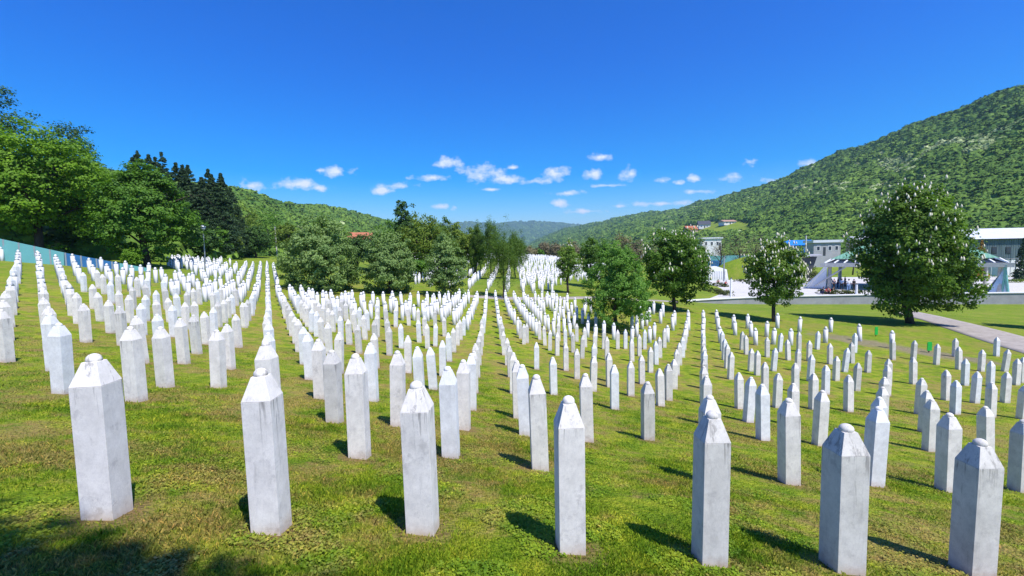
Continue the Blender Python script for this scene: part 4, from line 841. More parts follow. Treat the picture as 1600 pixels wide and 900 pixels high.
# ---------------------------------------------------------------- teal wall on the left
STEEL = plain('galvanised_steel', (.42, .44, .46), .4, .08, 4, .5, .6); CONC = plain('pale_concrete', (.50, .49, .46), .8, .12, 2); DARKM = plain('dark_metal', (.05, .055, .06), .5, .1); WHITEP = plain('white_paint', (.80, .80, .80), .6, .05); GLOBE = plain('frosted_lamp_glass', (.55, .58, .62), .3, .05)
TEAL = plain('teal_paint', (.13, .36, .37), .5, .06, 1.2); SHADE_BLUE = plain('blue_painted_shade', (.035, .14, .32), .35, .12, 2);  # the dark blue is shade on the teal walls, put into the colour
wall = empty('teal_wall', at(0, 405, 35.5)); tag(wall, 'sloping teal wall with a stretch of painted blue shade behind the left graves', 'wall')
def wall_run(name, a, b, mat, n=6):
    "a = (px, ytop, ybot, depth)"
    mb = MB(); off = wall.location
    A, Bp = [(at(q[0], q[1], q[3]), at(q[0], q[2], q[3])) for q in (a, b)]
    d = (Bp[1]-A[1]); d.z = 0; nn = Vector((d.y, -d.x, 0)).normalized()*.12
    q = [A[1]-Vector((0, 0, .6)), Bp[1]-Vector((0, 0, .6)), Bp[0], A[0]]; q = [v-off for v in q]
    mb.poly([v+nn for v in q]+[v-nn for v in q], [(0, 1, 2, 3), (7, 6, 5, 4), (0, 4, 5, 1), (1, 5, 6, 2), (2, 6, 7, 3), (3, 7, 4, 0)])
    return obj(name, mb.mesh(name), mat, wall)
wall_run('panel', (-70, 358, 408, 34.6), (101, 395, 414, 37.0), TEAL); wall_run('panel', (101.3, 395, 414, 37.02), (186, 411, 424, 39.0), SHADE_BLUE); wall_run('panel', (186.3, 411, 424, 39.02), (232, 419, 428, 40.5), TEAL)  # middle run is the same teal wall with its shade painted in blue
for i, f in enumerate(np.linspace(.02, .98, 13)):
    px = -70+(232+70)*f; q = at(px, float(np.interp(px, [-70, 101, 186, 232], [358, 395, 411, 419])), float(np.interp(px, [-70, 101, 186, 232], [34.6, 37, 39, 40.5])))-wall.location
    obj('post', MB().box((q.x, q.y-.16, q.z-1.2), (.10, .10, 2.5), .5).mesh('post'), STEEL, wall)
# ---------------------------------------------------------------- lamp post and poles, left
def ring(mb, prof, n=12, c=(0, 0)):
    o = len(mb.v); 
    for r_, z in prof: mb.v += [(c[0]+r_*math.cos(6.2832*i/n), c[1]+r_*math.sin(6.2832*i/n), z) for i in range(n)]
    for k in range(len(prof)-1): mb.f += [(o+k*n+i, o+k*n+(i+1) % n, o+(k+1)*n+(i+1) % n, o+(k+1)*n+i) for i in range(n)]
    mb.f.append(tuple(o+(len(prof)-1)*n+i for i in range(n))); return mb
p = at(322, 428, 50); zb = gh(p.x, p.y); H_ = at(322, 352, 50).z-zb
e = empty('street_lamp', (p.x, p.y, zb)); tag(e, 'grey lamp post with round cap standing in the left grave field', 'street lamp')
obj('post', MB().tube((0, 0, -.3), (0, 0, H_-.55), .085, .06, 10).mesh('post'), STEEL, e)
obj('lamp_head', ring(MB(), [(.05, H_-.58), (.2, H_-.5), (.24, H_-.25), (.12, H_-.2)]).mesh('lamp_head', True), GLOBE, e); obj('lamp_cap', ring(MB(), [(.3, H_-.22), (.3, H_-.17), (.12, H_-.03), (.03, H_)]).mesh('lamp_cap', True), STEEL, e)
def pole(px, pyb, d, pyt, r, lab, mat=CONC, name='utility_pole', cat='pole', lean=0, arm=False, group=None):
    p = at(px, pyb, d); zb = gh(p.x, p.y); h = at(px, pyt, d).z-zb; e = empty(name, (p.x, p.y, zb)); tag(e, lab, cat, group); e.rotation_euler = (0, lean, 0)
    obj('post', MB().tube((0, 0, -.3), (0, 0, h), r, r*.75, 10).mesh('post'), mat, e)
    mb = MB()
    if arm: mb.box((0, 0, h-.25), (.9, .1, .1)); mb.box((-.4, 0, h-.1), (.06, .06, .2)); mb.box((.4, 0, h-.1), (.06, .06, .2)); obj('crossarm', mb.mesh('crossarm'), DARKM, e)
    else: obj('post_cap', ring(MB(), [(r*1.0, h+.002), (r*1.0, h+.08), (r*.4, h+.12)]).mesh('post_cap'), DARKM, e)
    return e
pole(358, 398, 100, 357, .17, 'leaning pale concrete pole left of the slope meadow', lean=-.05); pole(433, 398, 108, 354, .15, 'pale concrete pole just left of the broad linden', lean=-.02)

# ---------------------------------------------------------------- houses
ROOF_O = plain('orange_roof_tile', (.42, .14, .07), .8, .2, 1.5); ROOF_D = plain('dark_roof', (.06, .065, .08), .7, .15); ROOF_B = plain('blue_metal_roof', (.02, .20, .72), .4, .06); ROOF_W = plain('pale_metal_roof', (.62, .64, .68), .35, .05, .5)
W_WHITE = plain('white_render', (.72, .71, .70), .8, .08, .6); W_PINK = plain('pink_render', (.55, .38, .32), .8, .1, .6); W_GREY = plain('grey_render', (.35, .35, .37), .8, .12, .5); GLASS = plain('dark_window_glass', (.03, .04, .06), .15, .1, 3, .6); BLUEW = plain('blue_boards', (.03, .15, .55), .6, .1)
def house(px, pyb, d, wpx, hpx, rpx, rz, lab, wallm, roofm, depth=.8, name='house', wins=((-.28, .55), (.22, .55)), door=0.0, zabs=None, hip=0.0, flat=False, eave=.06):
    if d > 195: p = on_ground(px, pyb, 2500); d = p.dot(_f)
    else: p = at(px, pyb, d)
    zb = min(gh(p.x, p.y), p.z) if zabs is None else zabs; w = wpx/FPX*d; h = max(p.z-zb, 0)+hpx/FPX*d; rh = rpx/FPX*d; dp = w*depth
    e = empty(name, (p.x, p.y, zb), rz); tag(e, lab, 'house' if name == 'house' else 'building')
    obj('wall', MB().box((0, dp/2, h/2-.5), (w, dp, h+1)).mesh('wall'), wallm, e)
    ov = w*eave
    if flat: obj('roof', MB().box((0, dp/2, h+.002+rh/2), (w+2*ov, dp+2*ov, rh)).mesh('roof'), roofm, e)
    else:
        x0, x1, y0, y1 = -w/2-ov, w/2+ov, -ov, dp+ov; hx = (x1-x0)*hip; z0 = h+.002
        V_ = [(x0, y0, z0), (x1, y0, z0), (x1, y1, z0), (x0, y1, z0), (x0+hx, dp/2, z0+rh), (x1-hx, dp/2, z0+rh)]
        obj('roof', MB().poly(V_, [(0, 1, 5, 4), (1, 2, 5), (2, 3, 4, 5), (3, 0, 4), (3, 2, 1, 0)]).mesh('roof'), roofm, e)
    hv = hpx/FPX*d
    for fx, fz in wins:
        f = obj('window', MB().box((fx*w, -.02, h-hv*(1-fz)), (w*.13, .1, hv*.34)).mesh('window'), WHITEP, e); obj('pane', MB().box((fx*w, -.085, h-hv*(1-fz)), (w*.10, .04, hv*.27)).mesh('pane'), GLASS, f)
    if door is not None: obj('door', MB().box((door*w, -.03, max(h-hv*.62, hv*.3)), (w*.09, .08, hv*.6)).mesh('door'), DARKM, e)
    return e
house(1082, 366, 420, 17, 7, 6, .15, 'small house with orange roof in the hillside meadow', W_PINK, ROOF_O)
house(1101, 357, 430, 17, 6, 6, -.2, 'white house with dark roof on the hillside meadow', W_WHITE, ROOF_D)
house(1141, 351, 450, 20, 4.5, 3, .1, 'low white farmhouse right of the hillside meadow', W_WHITE, plain('faded_tile', (.40, .24, .18), .8))
house(1344, 292, 640, 12, 3.5, 3, .3, 'lone dark roofed house high in the forest', W_WHITE, ROOF_D)
house(1258, 358, 300, 9, 3.5, 2, .3, 'tiny pale house among the trees above the blue roof', W_WHITE, ROOF_W) if False else None
house(1112, 392, 190, 30, 19, 2, 0, 'white flat roofed building behind the bare trees', W_WHITE, ROOF_W, .6, 'building', ((-.3, .6), (0, .6), (.3, .6)), .42, flat=True)
house(1253, 392, 190, 36, 9, 8, -.1, 'low building with bright blue roof', BLUEW, ROOF_B, .7, 'building', ((-.3, .5), (-.05, .5), (.2, .5)), .42)
house(1292, 401, 168, 42, 22, 4, 0, 'grey flat roofed building with dark porch right of the blue roof', W_GREY, ROOF_W, .5, 'building', ((-.33, .6), (.1, .6), (.35, .6)), -.1, flat=True)
house(1356, 400, 165, 40, 26, 5, 0, 'pale grey building behind the largest chestnut', plain('beige_render', (.48, .42, .38), .8), ROOF_W, .5, 'building', ((-.4, .7),), None)
house(563, 385, 200, 34, 10, 12, .25, 'house with red tiled roof rising behind the lindens', W_PINK, ROOF_O, .7)
# red canopy and fence line before the blue building
# warehouse at the right edge
p = at(1580, 425, 118); zb = gh(p.x, p.y)-.2; d = 118; w = 34; x0 = at(1519, 400, d).x; h1 = at(1560, 373, d).z-zb; h2 = at(1560, 361, d).z-zb
e = empty('warehouse', (x0, p.y, zb)); tag(e, 'long grey-teal corrugated warehouse with pale roof at the right edge', 'warehouse')
CORR, t, b = material('corrugated_sheet', .5, .4); O = coord(t); wv = t.nodes.new('ShaderNodeTexWave'); wv.inputs['Scale'].default_value = .55; wv.inputs['Distortion'].default_value = .6; t.links.new(O, wv.inputs[0])
t.links.new(mix(t, .5, ramp(t, wv.outputs[0], [(.2, (.10, .16, .18)), (.8, (.19, .26, .28))]), ramp(t, noise(t, .8, 4, .6, mapping(t, O, (1, 1, .2))), [(.3, (.09, .13, .15)), (.7, (.24, .29, .30))])), b.inputs['Base Color'])
mb = MB()
for k in range(113):
    q = k*.3; mb.box((q+.08, 0, h1/2), (.15, .10 if k % 2 else .16, h1))
mb.box((w/2, 6.1, h1/2-.01), (w, 12, h1-.03)); obj('wall', mb.mesh('wall'), CORR, e)
obj('roof', MB().poly([(-.5, -.9, h1+.01), (w, -.9, h1+.01), (w, 12.6, h1+.01), (-.5, 12.6, h1+.01), (-.5, 6, h2+.9), (w, 6, h2+.9)], [(0, 1, 5, 4), (2, 3, 4, 5), (0, 4, 3), (1, 2, 5), (3, 2, 1, 0)]).mesh('roof'), ROOF_W, e)
for px in (1550, 1572, 1594, 1616):
    q = at(px, 391, d); f = obj('window', MB().box((q.x-x0, -.11, q.z-zb), (1.35, .12, 1.7)).mesh('window'), DARKM, e); obj('pane', MB().box((q.x-x0, -.19, q.z-zb), (1.1, .04, 1.4)).mesh('pane'), GLASS, f)
# pale boundary wall and white kiosk before the warehouse
p = at(1585, 430, 104); zb = gh(p.x, p.y); e = empty('boundary_wall', (p.x, p.y, zb)); tag(e, 'pale grey boundary wall with dark rail before the warehouse', 'wall'); ht = at(1585, 404, 104).z-zb
obj('panel', MB().box((0, 0, ht/2-.5), (11, .25, ht+1)).mesh('panel'), W_WHITE, e); mb = MB(); mb.box((0, -.17, ht*.72), (11, .06, .12)); mb.box((0, -.17, ht*.98), (11, .08, .1))
for k in range(9): mb.box((-5.2+k*1.3, -.2, ht*.5), (.1, .08, ht))
obj('rail', mb.mesh('rail'), DARKM, e)
p = at(1563, 430, 98); zb = gh(p.x, p.y); ht = at(1563, 408, 98).z-zb; e = empty('kiosk', (p.x, p.y, zb)); tag(e, 'small white kiosk standing before the warehouse', 'kiosk')
obj('wall', MB().box((0, 0, ht/2-.3), (1.9, 1.9, ht+.5)).mesh('wall'), WHITEP, e); obj('roof', MB().box((0, 0, ht+.06), (2.2, 2.2, .15)).mesh('roof'), STEEL, e); obj('door', MB().box((-.3, -.97, ht*.45), (.8, .06, ht*.8)).mesh('door'), W_GREY, e)

# ---------------------------------------------------------------- plaza
PAVE, t, b = material('plaza_paving', .8, .2); P = wpos(t); br = t.nodes.new('ShaderNodeTexBrick'); br.inputs['Scale'].default_value = 1; br.inputs['Color1'].default_value = (.52, .50, .47, 1); br.inputs['Color2'].default_value = (.60, .57, .54, 1); br.inputs['Mortar'].default_value = (.34, .32, .30, 1); br.inputs['Mortar Size'].default_value = .02; t.links.new(P, br.inputs[0]); t.links.new(mix(t, .5, br.outputs[0], ramp(t, noise(t, .4, 4, .6, P), [(.3, (.50, .48, .46)), (.7, (.66, .62, .58))])), b.inputs['Base Color'])
ZP = -6.45
wl = [at(px, 470, d) for px, d in ((1040, 52.5), (1090, 55), (1160, 56.5), (1250, 57), (1350, 57), (1450, 56.5), (1540, 56), (1680, 55))]
bk = [at(px, 440, d) for px, d in ((1700, 88), (1550, 90), (1300, 98), (1170, 98), (1090, 92), (1060, 70))]
tag(obj('pavement', MB().prism([(q.x, q.y) for q in wl+bk], ZP-2.2, ZP).mesh('pavement'), PAVE), kind='structure')
e = empty('low_wall', (wl[3].x, wl[3].y, ZP-.6)); tag(e, 'long low grey concrete wall with pale coping round the plaza', 'wall'); o_ = e.location
def ribbon(pts, t_, z0, z1, off):
    mb = MB(); n = len(pts); L_, R_ = [], []
    for i, q in enumerate(pts):
        a = pts[max(0, i-1)]; c = pts[min(n-1, i+1)]; dv = Vector((c.x-a.x, c.y-a.y, 0)).normalized(); nn = Vector((dv.y, -dv.x, 0))*t_/2; L_.append(q+nn-off); R_.append(q-nn-off)
    vs = [(v.x, v.y, z) for z in (z0, z1) for S_ in (L_, R_) for v in S_]
    fs = []
    for i in range(n-1): fs += [(i, i+1, 2*n+i+1, 2*n+i), (n+i+1, n+i, 3*n+i, 3*n+i+1), (2*n+i, 2*n+i+1, 3*n+i+1, 3*n+i), (i+1, i, n+i, n+i+1)]
    fs += [(0, 2*n, 3*n, n), (n-1, 2*n-1, 4*n-1, 3*n-1)]; return mb.poly(vs, fs)
wf = [q+(Vector((0, -.35, 0))) for q in wl]
obj('wall_body', ribbon(wf, .4, -1.6, 1.02, o_).mesh('wall_body'), plain('grey_concrete', (.30, .30, .31), .85, .15, 1), e); obj('coping', ribbon(wf, .62, 1.023, 1.13, o_).mesh('coping'), W_WHITE, e)
HEDGE = L_OLIVE
def hedge(pts, hw, hh, lab, mat, seed, leaf=.16, n=None, z=ZP, group=None):
    rng = np.random.default_rng(seed); p = np.array([[q.x, q.y] for q in pts]); s = np.r_[0, np.cumsum(np.hypot(*np.diff(p, axis=0).T))]; m = n or int(s[-1]*16); u = rng.random(m)*s[-1]
    c = np.stack([np.interp(u, s, p[:, 0])+rng.normal(0, hw*.35, m), np.interp(u, s, p[:, 1])+rng.normal(0, hw*.35, m), z+hh*rng.random(m)**.7*.9], 1); c0 = c.mean(0)
    V, F, T = leaves(c-[c0[0], c0[1], z], np.full(m, .28), 14, leaf, rng, None, .7, .6)
    o = obj('hedge', np_mesh('hedge', V, F, False, {'tint': ('FACE', T)}), mat); o.location = (c0[0], c0[1], z); return tag(o, lab, 'hedge', group)
HG = 'low hedges of the plaza'
hedge([at(1092, 438, 82), at(1120, 440, 80), at(1136, 441, 78)], .8, .7, 'low dark hedge right behind the crouching red figure', L_OLIVE, 1, group=HG); hedge([at(1098, 447, 70), at(1120, 452, 67), at(1141, 457, 63)], .8, .7, 'low dark hedge before the crouching red figure', L_OLIVE, 2, group=HG)
hedge([at(1278, 455, 64), at(1300, 456, 62), at(1345, 456, 62)], .6, .6, 'low hedge at the foot of the canopy roof', L_OLIVE, 3, group=HG); hedge([at(1148, 435, 90), at(1165, 435, 89)], .7, .6, 'short hedge behind the thin pale column', L_OLIVE, 4, group=HG)
hedge([at(1552, 434, 88), at(1585, 434, 87), at(1640, 434, 86)], .8, 1.1, 'yellow-green hedge row beside the warehouse, upper one', L_YG, 5, z=-7.2, group=HG); hedge([at(1556, 446, 76), at(1590, 446, 75), at(1640, 446, 74)], .9, 1.0, 'yellow-green hedge row at the right edge, lower one', L_YG, 6, z=-6.9, group=HG)
# white stone block, grass bank, teal band
p = at(1117, 430, 96); e = empty('stone_wall', (p.x, p.y, ZP)); tag(e, 'broad low white memorial wall on the plaza beside the chestnut', 'wall'); ht = at(1117, 416, 96).z-ZP; ww = 44/FPX*96
obj('wall_body', MB().poly([(-ww/2, 0, -.5), (ww/2, 0, -.5), (ww/2, 1.2, -.5), (-ww/2, 1.2, -.5), (-ww/2, 0, ht*.8), (ww*.42, 0, ht*.75), (ww*.42, 1.2, ht*.75), (-ww/2, 1.2, ht*.8), (ww*.05, 0, ht), (ww*.05, 1.2, ht)], [(0, 1, 5, 8, 4), (2, 3, 7, 9, 6), (4, 8, 9, 7), (8, 5, 6, 9), (0, 4, 7, 3), (1, 2, 6, 5)]).mesh('wall_body'), WHITEP, e)
mb = MB()
for k in range(14): mb.box((-ww*.46+k*ww*.063, -.03, ht*.36), (.04, .05, ht*.6))
obj('grooves', mb.mesh('grooves'), W_GREY, e)
def mound(px, pyb, d, wpx, hpx, lab):
    p = at(px, pyb, d); g = gh(p.x, p.y); n = 24; w = wpx/FPX*d/2; h = at(px, pyb-hpx, d).z-g; vs, fs = [], []
    for i in range(n+1):
        for j in range(n+1):
            u, v = i/n*2-1, j/n*2-1; r = min(1, math.hypot(u, v)); vs.append((u*w, v*w*.6, h*(1-r*r)**1.2*(1+.06*math.sin(u*7)*math.cos(v*5))-.4*(r >= 1)))
    for i in range(n):
        for j in range(n): a = i*(n+1)+j; fs.append((a, a+n+1, a+n+2, a+1))
    me = bpy.data.meshes.new('terrain'); me.from_pydata(vs, [], fs); me.polygons.foreach_set('use_smooth', np.ones(len(fs), bool)); o = obj('terrain', me, gm, loc=(p.x, p.y, g)); return tag(o, kind='structure')
mound(1160, 432, 108, 120, 30, '')
def band(name, pxa, pxb, yt, yb, d, mat, lab, parts=None):
    a, b_ = at(pxa, yb, d), at(pxb, yb, d); g = min(gh(a.x, a.y), gh(b_.x, b_.y)); top = at((pxa+pxb)/2, yt, d).z; e = empty(name, (a.x, a.y, g)); tag(e, lab, 'wall'); L_ = (b_-a); an = math.atan2(L_.y, L_.x); e.rotation_euler = (0, 0, an); l = math.hypot(L_.x, L_.y)
    obj('panel', MB().box((l/2, 0, (top-g)/2), (l, .25, top-g)).mesh('panel'), mat, e); mb = MB()
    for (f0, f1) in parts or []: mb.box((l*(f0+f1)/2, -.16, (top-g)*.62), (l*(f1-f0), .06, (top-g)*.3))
    if parts: obj('blue_painted_shade', mb.mesh('blue_painted_shade'), SHADE_BLUE, e)  # shaded stretches of the teal wall, painted as blue pieces
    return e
band('teal_wall', 1100, 1240, 398.5, 410, 122, TEAL, 'low teal wall with painted dark blue shade beyond the plaza', [(.02, .2), (.52, .66)])
# street furniture on the plaza
PG = 'thin pale columns of the plaza'
pole(1131, 432, 92, 401, .16, 'pale column with dark head behind the memorial wall', STEEL, 'column', 'column', group=PG); pole(1142, 461, 61, 435, .13, 'thin pale column just behind the low wall, left of the round chestnut', WHITEP, 'column', 'column', group=PG)
pole(1338, 459, 59.5, 444, .16, 'short pale column beside the canopy roof', WHITEP, 'column', 'column', group=PG); pole(1258, 425, 110, 368, .22, 'tall pale concrete mast before the blue roofed building', CONC, 'mast', 'mast')
pole(1110, 412, 100, 403, .1, 'thin short white post beside the left chestnut', WHITEP, 'column', 'column', group=PG)
# slanting grey slab canopy left of the big roof
p = at(1258, 412, 96); e = empty('slab_shelter', (p.x, p.y, ZP)); tag(e, 'dark grey slanting slab shelter left of the canopy roof', 'shelter'); zt = at(1258, 402, 96).z-ZP
obj('roof', MB().slab([(-2.3, -1, zt-.1), (2.9, -1, zt+.35), (2.9, 3, zt+.35), (-2.3, 3, zt-.1)], .25).mesh('roof'), W_GREY, e); mb = MB(); mb.poly([(-1.9, 0, 0), (1.0, 0, 0), (2.5, 0, zt+.1), (-1.9, 0, zt-.35), (-1.9, 2, 0), (1.0, 2, 0), (2.5, 2, zt+.1), (-1.9, 2, zt-.35)], [(0, 1, 2, 3), (7, 6, 5, 4), (0, 4, 5, 1), (1, 5, 6, 2), (2, 6, 7, 3), (3, 7, 4, 0)]); obj('wall', mb.mesh('wall'), DARKM, e)

# ---------------------------------------------------------------- canopy roof (open prayer hall) behind the big chestnut
GREENR, t, b = material('green_copper_roof', .55, .3); O = coord(t); wv = t.nodes.new('ShaderNodeTexWave'); wv.inputs['Scale'].default_value = .8; wv.bands_direction = 'X'; t.links.new(O, wv.inputs[0])
t.links.new(mix(t, .35, ramp(t, noise(t, 1.5, 5, .6, O), [(.3, (.12, .30, .20)), (.7, (.20, .40, .29))]), ramp(t, wv.outputs[0], [(.4, (.10, .24, .17)), (.6, (.22, .42, .31))])), b.inputs['Base Color'])
BGLASS = plain('pale_blue_glass', (.36, .52, .72), .15, .08, .6, .6); TEALM = plain('teal_metal', (.16, .42, .38), .45, .08)
D0 = 63.5; azc = math.radians(az_of(1418, 414)); RHO = D0/math.cos(azc)
def lx(px): return RHO*math.tan(math.radians(az_of(px, 414))-azc)
hw = (lx(1554)-lx(1274))/2; hd = hw*.8; cr_ = RHO+hd; cx, cy = cr_*math.sin(azc), cr_*math.cos(azc); zE = at(1418, 414, D0).z
e = empty('canopy_roof', (cx, cy, ZP), -azc); tag(e, 'open hall under a wide green hipped roof behind the largest chestnut', 'pavilion'); ez = zE-ZP
obj('beam', MB().box((0, -hd, ez), (2*hw+1, .45, .55)).box((0, hd, ez), (2*hw+1, .45, .55)).box((-hw, 0, ez), (.45, 2*hd-.5, .5)).box((hw, 0, ez), (.45, 2*hd-.5, .5)).mesh('beam'), CONC, e)
top = at(1420, 363, D0*cr_/RHO).z-ZP; s0 = ez+.30; s1 = ez+.85
for sx, sy, ax in ((0, -1, 0), (0, 1, 0), (-1, 0, 1), (1, 0, 1)):
    mb, mg = MB(), MB(); Lh = hw if ax == 0 else hd; n = 16 if ax == 0 else 12; ins = .7
    def P2(u, z, k): 
        f = 1-ins*(z-s0)/(s1-s0)/Lh*1.0
        return (u*f, sy*(hd-ins*(z-s0)/(s1-s0)*1.6)+sy*k, z) if ax == 0 else (sx*(hw-ins*(z-s0)/(s1-s0)*1.6)+sx*k, u*f, z)
    mg.poly([P2(-Lh, s0, -.05), P2(Lh, s0, -.05), P2(Lh, s1, -.05), P2(-Lh, s1, -.05), P2(-Lh, s0, -.15), P2(Lh, s0, -.15), P2(Lh, s1, -.15), P2(-Lh, s1, -.15)], [(0, 1, 2, 3), (7, 6, 5, 4), (0, 4, 5, 1), (1, 5, 6, 2), (2, 6, 7, 3), (3, 7, 4, 0)])
    for i in range(n+1): u = -Lh+2*Lh*i/n; mb.tube(P2(u, s0, .02), P2(u, s1, .02), .11, .11, 4)
    mb.tube(P2(-Lh, s1, .03), P2(Lh, s1, .03), .12, .12, 4); w_ = obj('window', mg.mesh('window'), GLASS, e); obj('frame', mb.mesh('frame'), WHITEP, w_)
hx, hy = hw-.9, hd-.9; rx_, ry_ = hw*.22, hd*.05
obj('roof', MB().poly([(-hx-.2, -hy-.2, s1+.05), (hx+.2, -hy-.2, s1+.05), (hx+.2, hy+.2, s1+.05), (-hx-.2, hy+.2, s1+.05), (-rx_, -ry_, top), (rx_, -ry_, top), (rx_, ry_, top), (-rx_, ry_, top)], [(0, 1, 5, 4), (1, 2, 6, 5), (2, 3, 7, 6), (3, 0, 4, 7), (4, 5, 6, 7), (3, 2, 1, 0)]).mesh('roof'), GREENR, e)
for sx in (-1, 1):
    for sy in (-1, 1): 
        obj('column', MB().tube((sx*(hw-.6), sy*(hd-.6), 0), (sx*(hw-.6), sy*(hd-.6), ez-.28), .28, .24, 10).mesh('column'), CONC, e)
obj('strut', MB().tube((-hw-1.2, -hd-.2, .5), (-hw*.72, -hd-.0, ez-.2), .13, .13, 6).mesh('strut'), STEEL, e); obj('column', MB().tube((-hw*.35, -hd+.4, 0), (-hw*.35, -hd+.4, ez-.28), .18, .16, 10).mesh('column'), WHITEP, e)
# glass wedges leaning on both corners
for sx, x0_, x1_ in ((-1, lx(1256), lx(1290)), (1, lx(1579), lx(1547))):
    tp = (sx*hw+ -sx*.3, -hd-.05, ez-.3); A_ = (x0_, -hd+.6, .05); B_ = (x1_, -hd+.6, .05); C_ = (x1_, -hd+3.5, .05)
    w_ = obj('glass_wedge', MB().poly([A_, B_, C_, tp], [(0, 1, 3), (1, 2, 3), (2, 0, 3), (2, 1, 0)]).mesh('glass_wedge'), BGLASS if sx > 0 else plain('pale_panel', (.62, .68, .78), .4, .06), e)
    obj('edge_rail', MB().tube(A_, tp, .16, .16, 6).tube((A_[0]-sx*.55, A_[1], A_[2]), (tp[0]+sx*.1, tp[1]-.1, tp[2]+.3), .12, .12, 6).mesh('edge_rail'), TEALM if sx > 0 else WHITEP, w_)
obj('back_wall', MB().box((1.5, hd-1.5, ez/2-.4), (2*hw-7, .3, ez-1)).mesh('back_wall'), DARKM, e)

# ---------------------------------------------------------------- green boards at the new graves
GREENB = plain('green_painted_board', (.02, .42, .06), .5, .08, 3); SOILM = None
for (px, pt, pb, lab) in ((1369, 511, 526, 'narrow green grave board on the brown earth, left one'), (1452, 534, 551, 'green grave board on the brown earth, right one')):
    p = on_ground(px, pb); dd = Vector(p).dot(_f); hh = (pb-pt)/FPX*dd; ww = (4.6 if px < 1400 else 7)/FPX*dd
    e = empty('grave_board', p); tag(e, lab, 'grave marker'); mb = MB(); mb.poly([(-ww/2, -.02, .12), (ww/2, -.02, .12), (ww/2, -.02, hh-.05), (ww*.3, -.02, hh), (-ww*.3, -.02, hh), (-ww/2, -.02, hh-.05)]+[(-ww/2, .02, .12), (ww/2, .02, .12), (ww/2, .02, hh-.05), (ww*.3, .02, hh), (-ww*.3, .02, hh), (-ww/2, .02, hh-.05)], [(0, 1, 2, 3, 4, 5), (11, 10, 9, 8, 7, 6)]+[(i, 6+i, 6+(i+1) % 6, (i+1) % 6) for i in range(6)])
    obj('board', mb.mesh('board'), GREENB, e); obj('stake', MB().box((0, .035, .1), (.05, .03, .7)).mesh('stake'), BARK, e)
# lattice mast on the right hill
p = at(1226, 300, 900); zb = gh(p.x, p.y); h = at(1226, 286, 900).z-zb; e = empty('transmission_mast', (p.x, p.y, zb)); tag(e, 'thin lattice mast on the shoulder of the right hill', 'mast'); mb = MB()
for a, b_ in ((-1, -1), (1, -1), (1, 1), (-1, 1)): mb.tube((a*2.2, b_*2.2, 0), (a*.3, b_*.3, h), .28, .18, 4)
for k in range(7):
    f0, f1 = k/7, (k+1)/7; s0_, s1_ = 2.2-1.9*f0, 2.2-1.9*f1; mb.tube((-s0_, -s0_, f0*h), (s1_, -s1_, f1*h), .14, .14, 4); mb.tube((s0_, -s0_, f0*h), (-s1_, -s1_, f1*h), .14, .14, 4)
obj('lattice', mb.mesh('lattice'), STEEL, e); mb = MB()
for k, l in ((.72, 5), (.86, 4)): mb.box((0, 0, h*k), (l*1.6, .3, .3))
obj('crossarm', mb.mesh('crossarm'), STEEL, e)

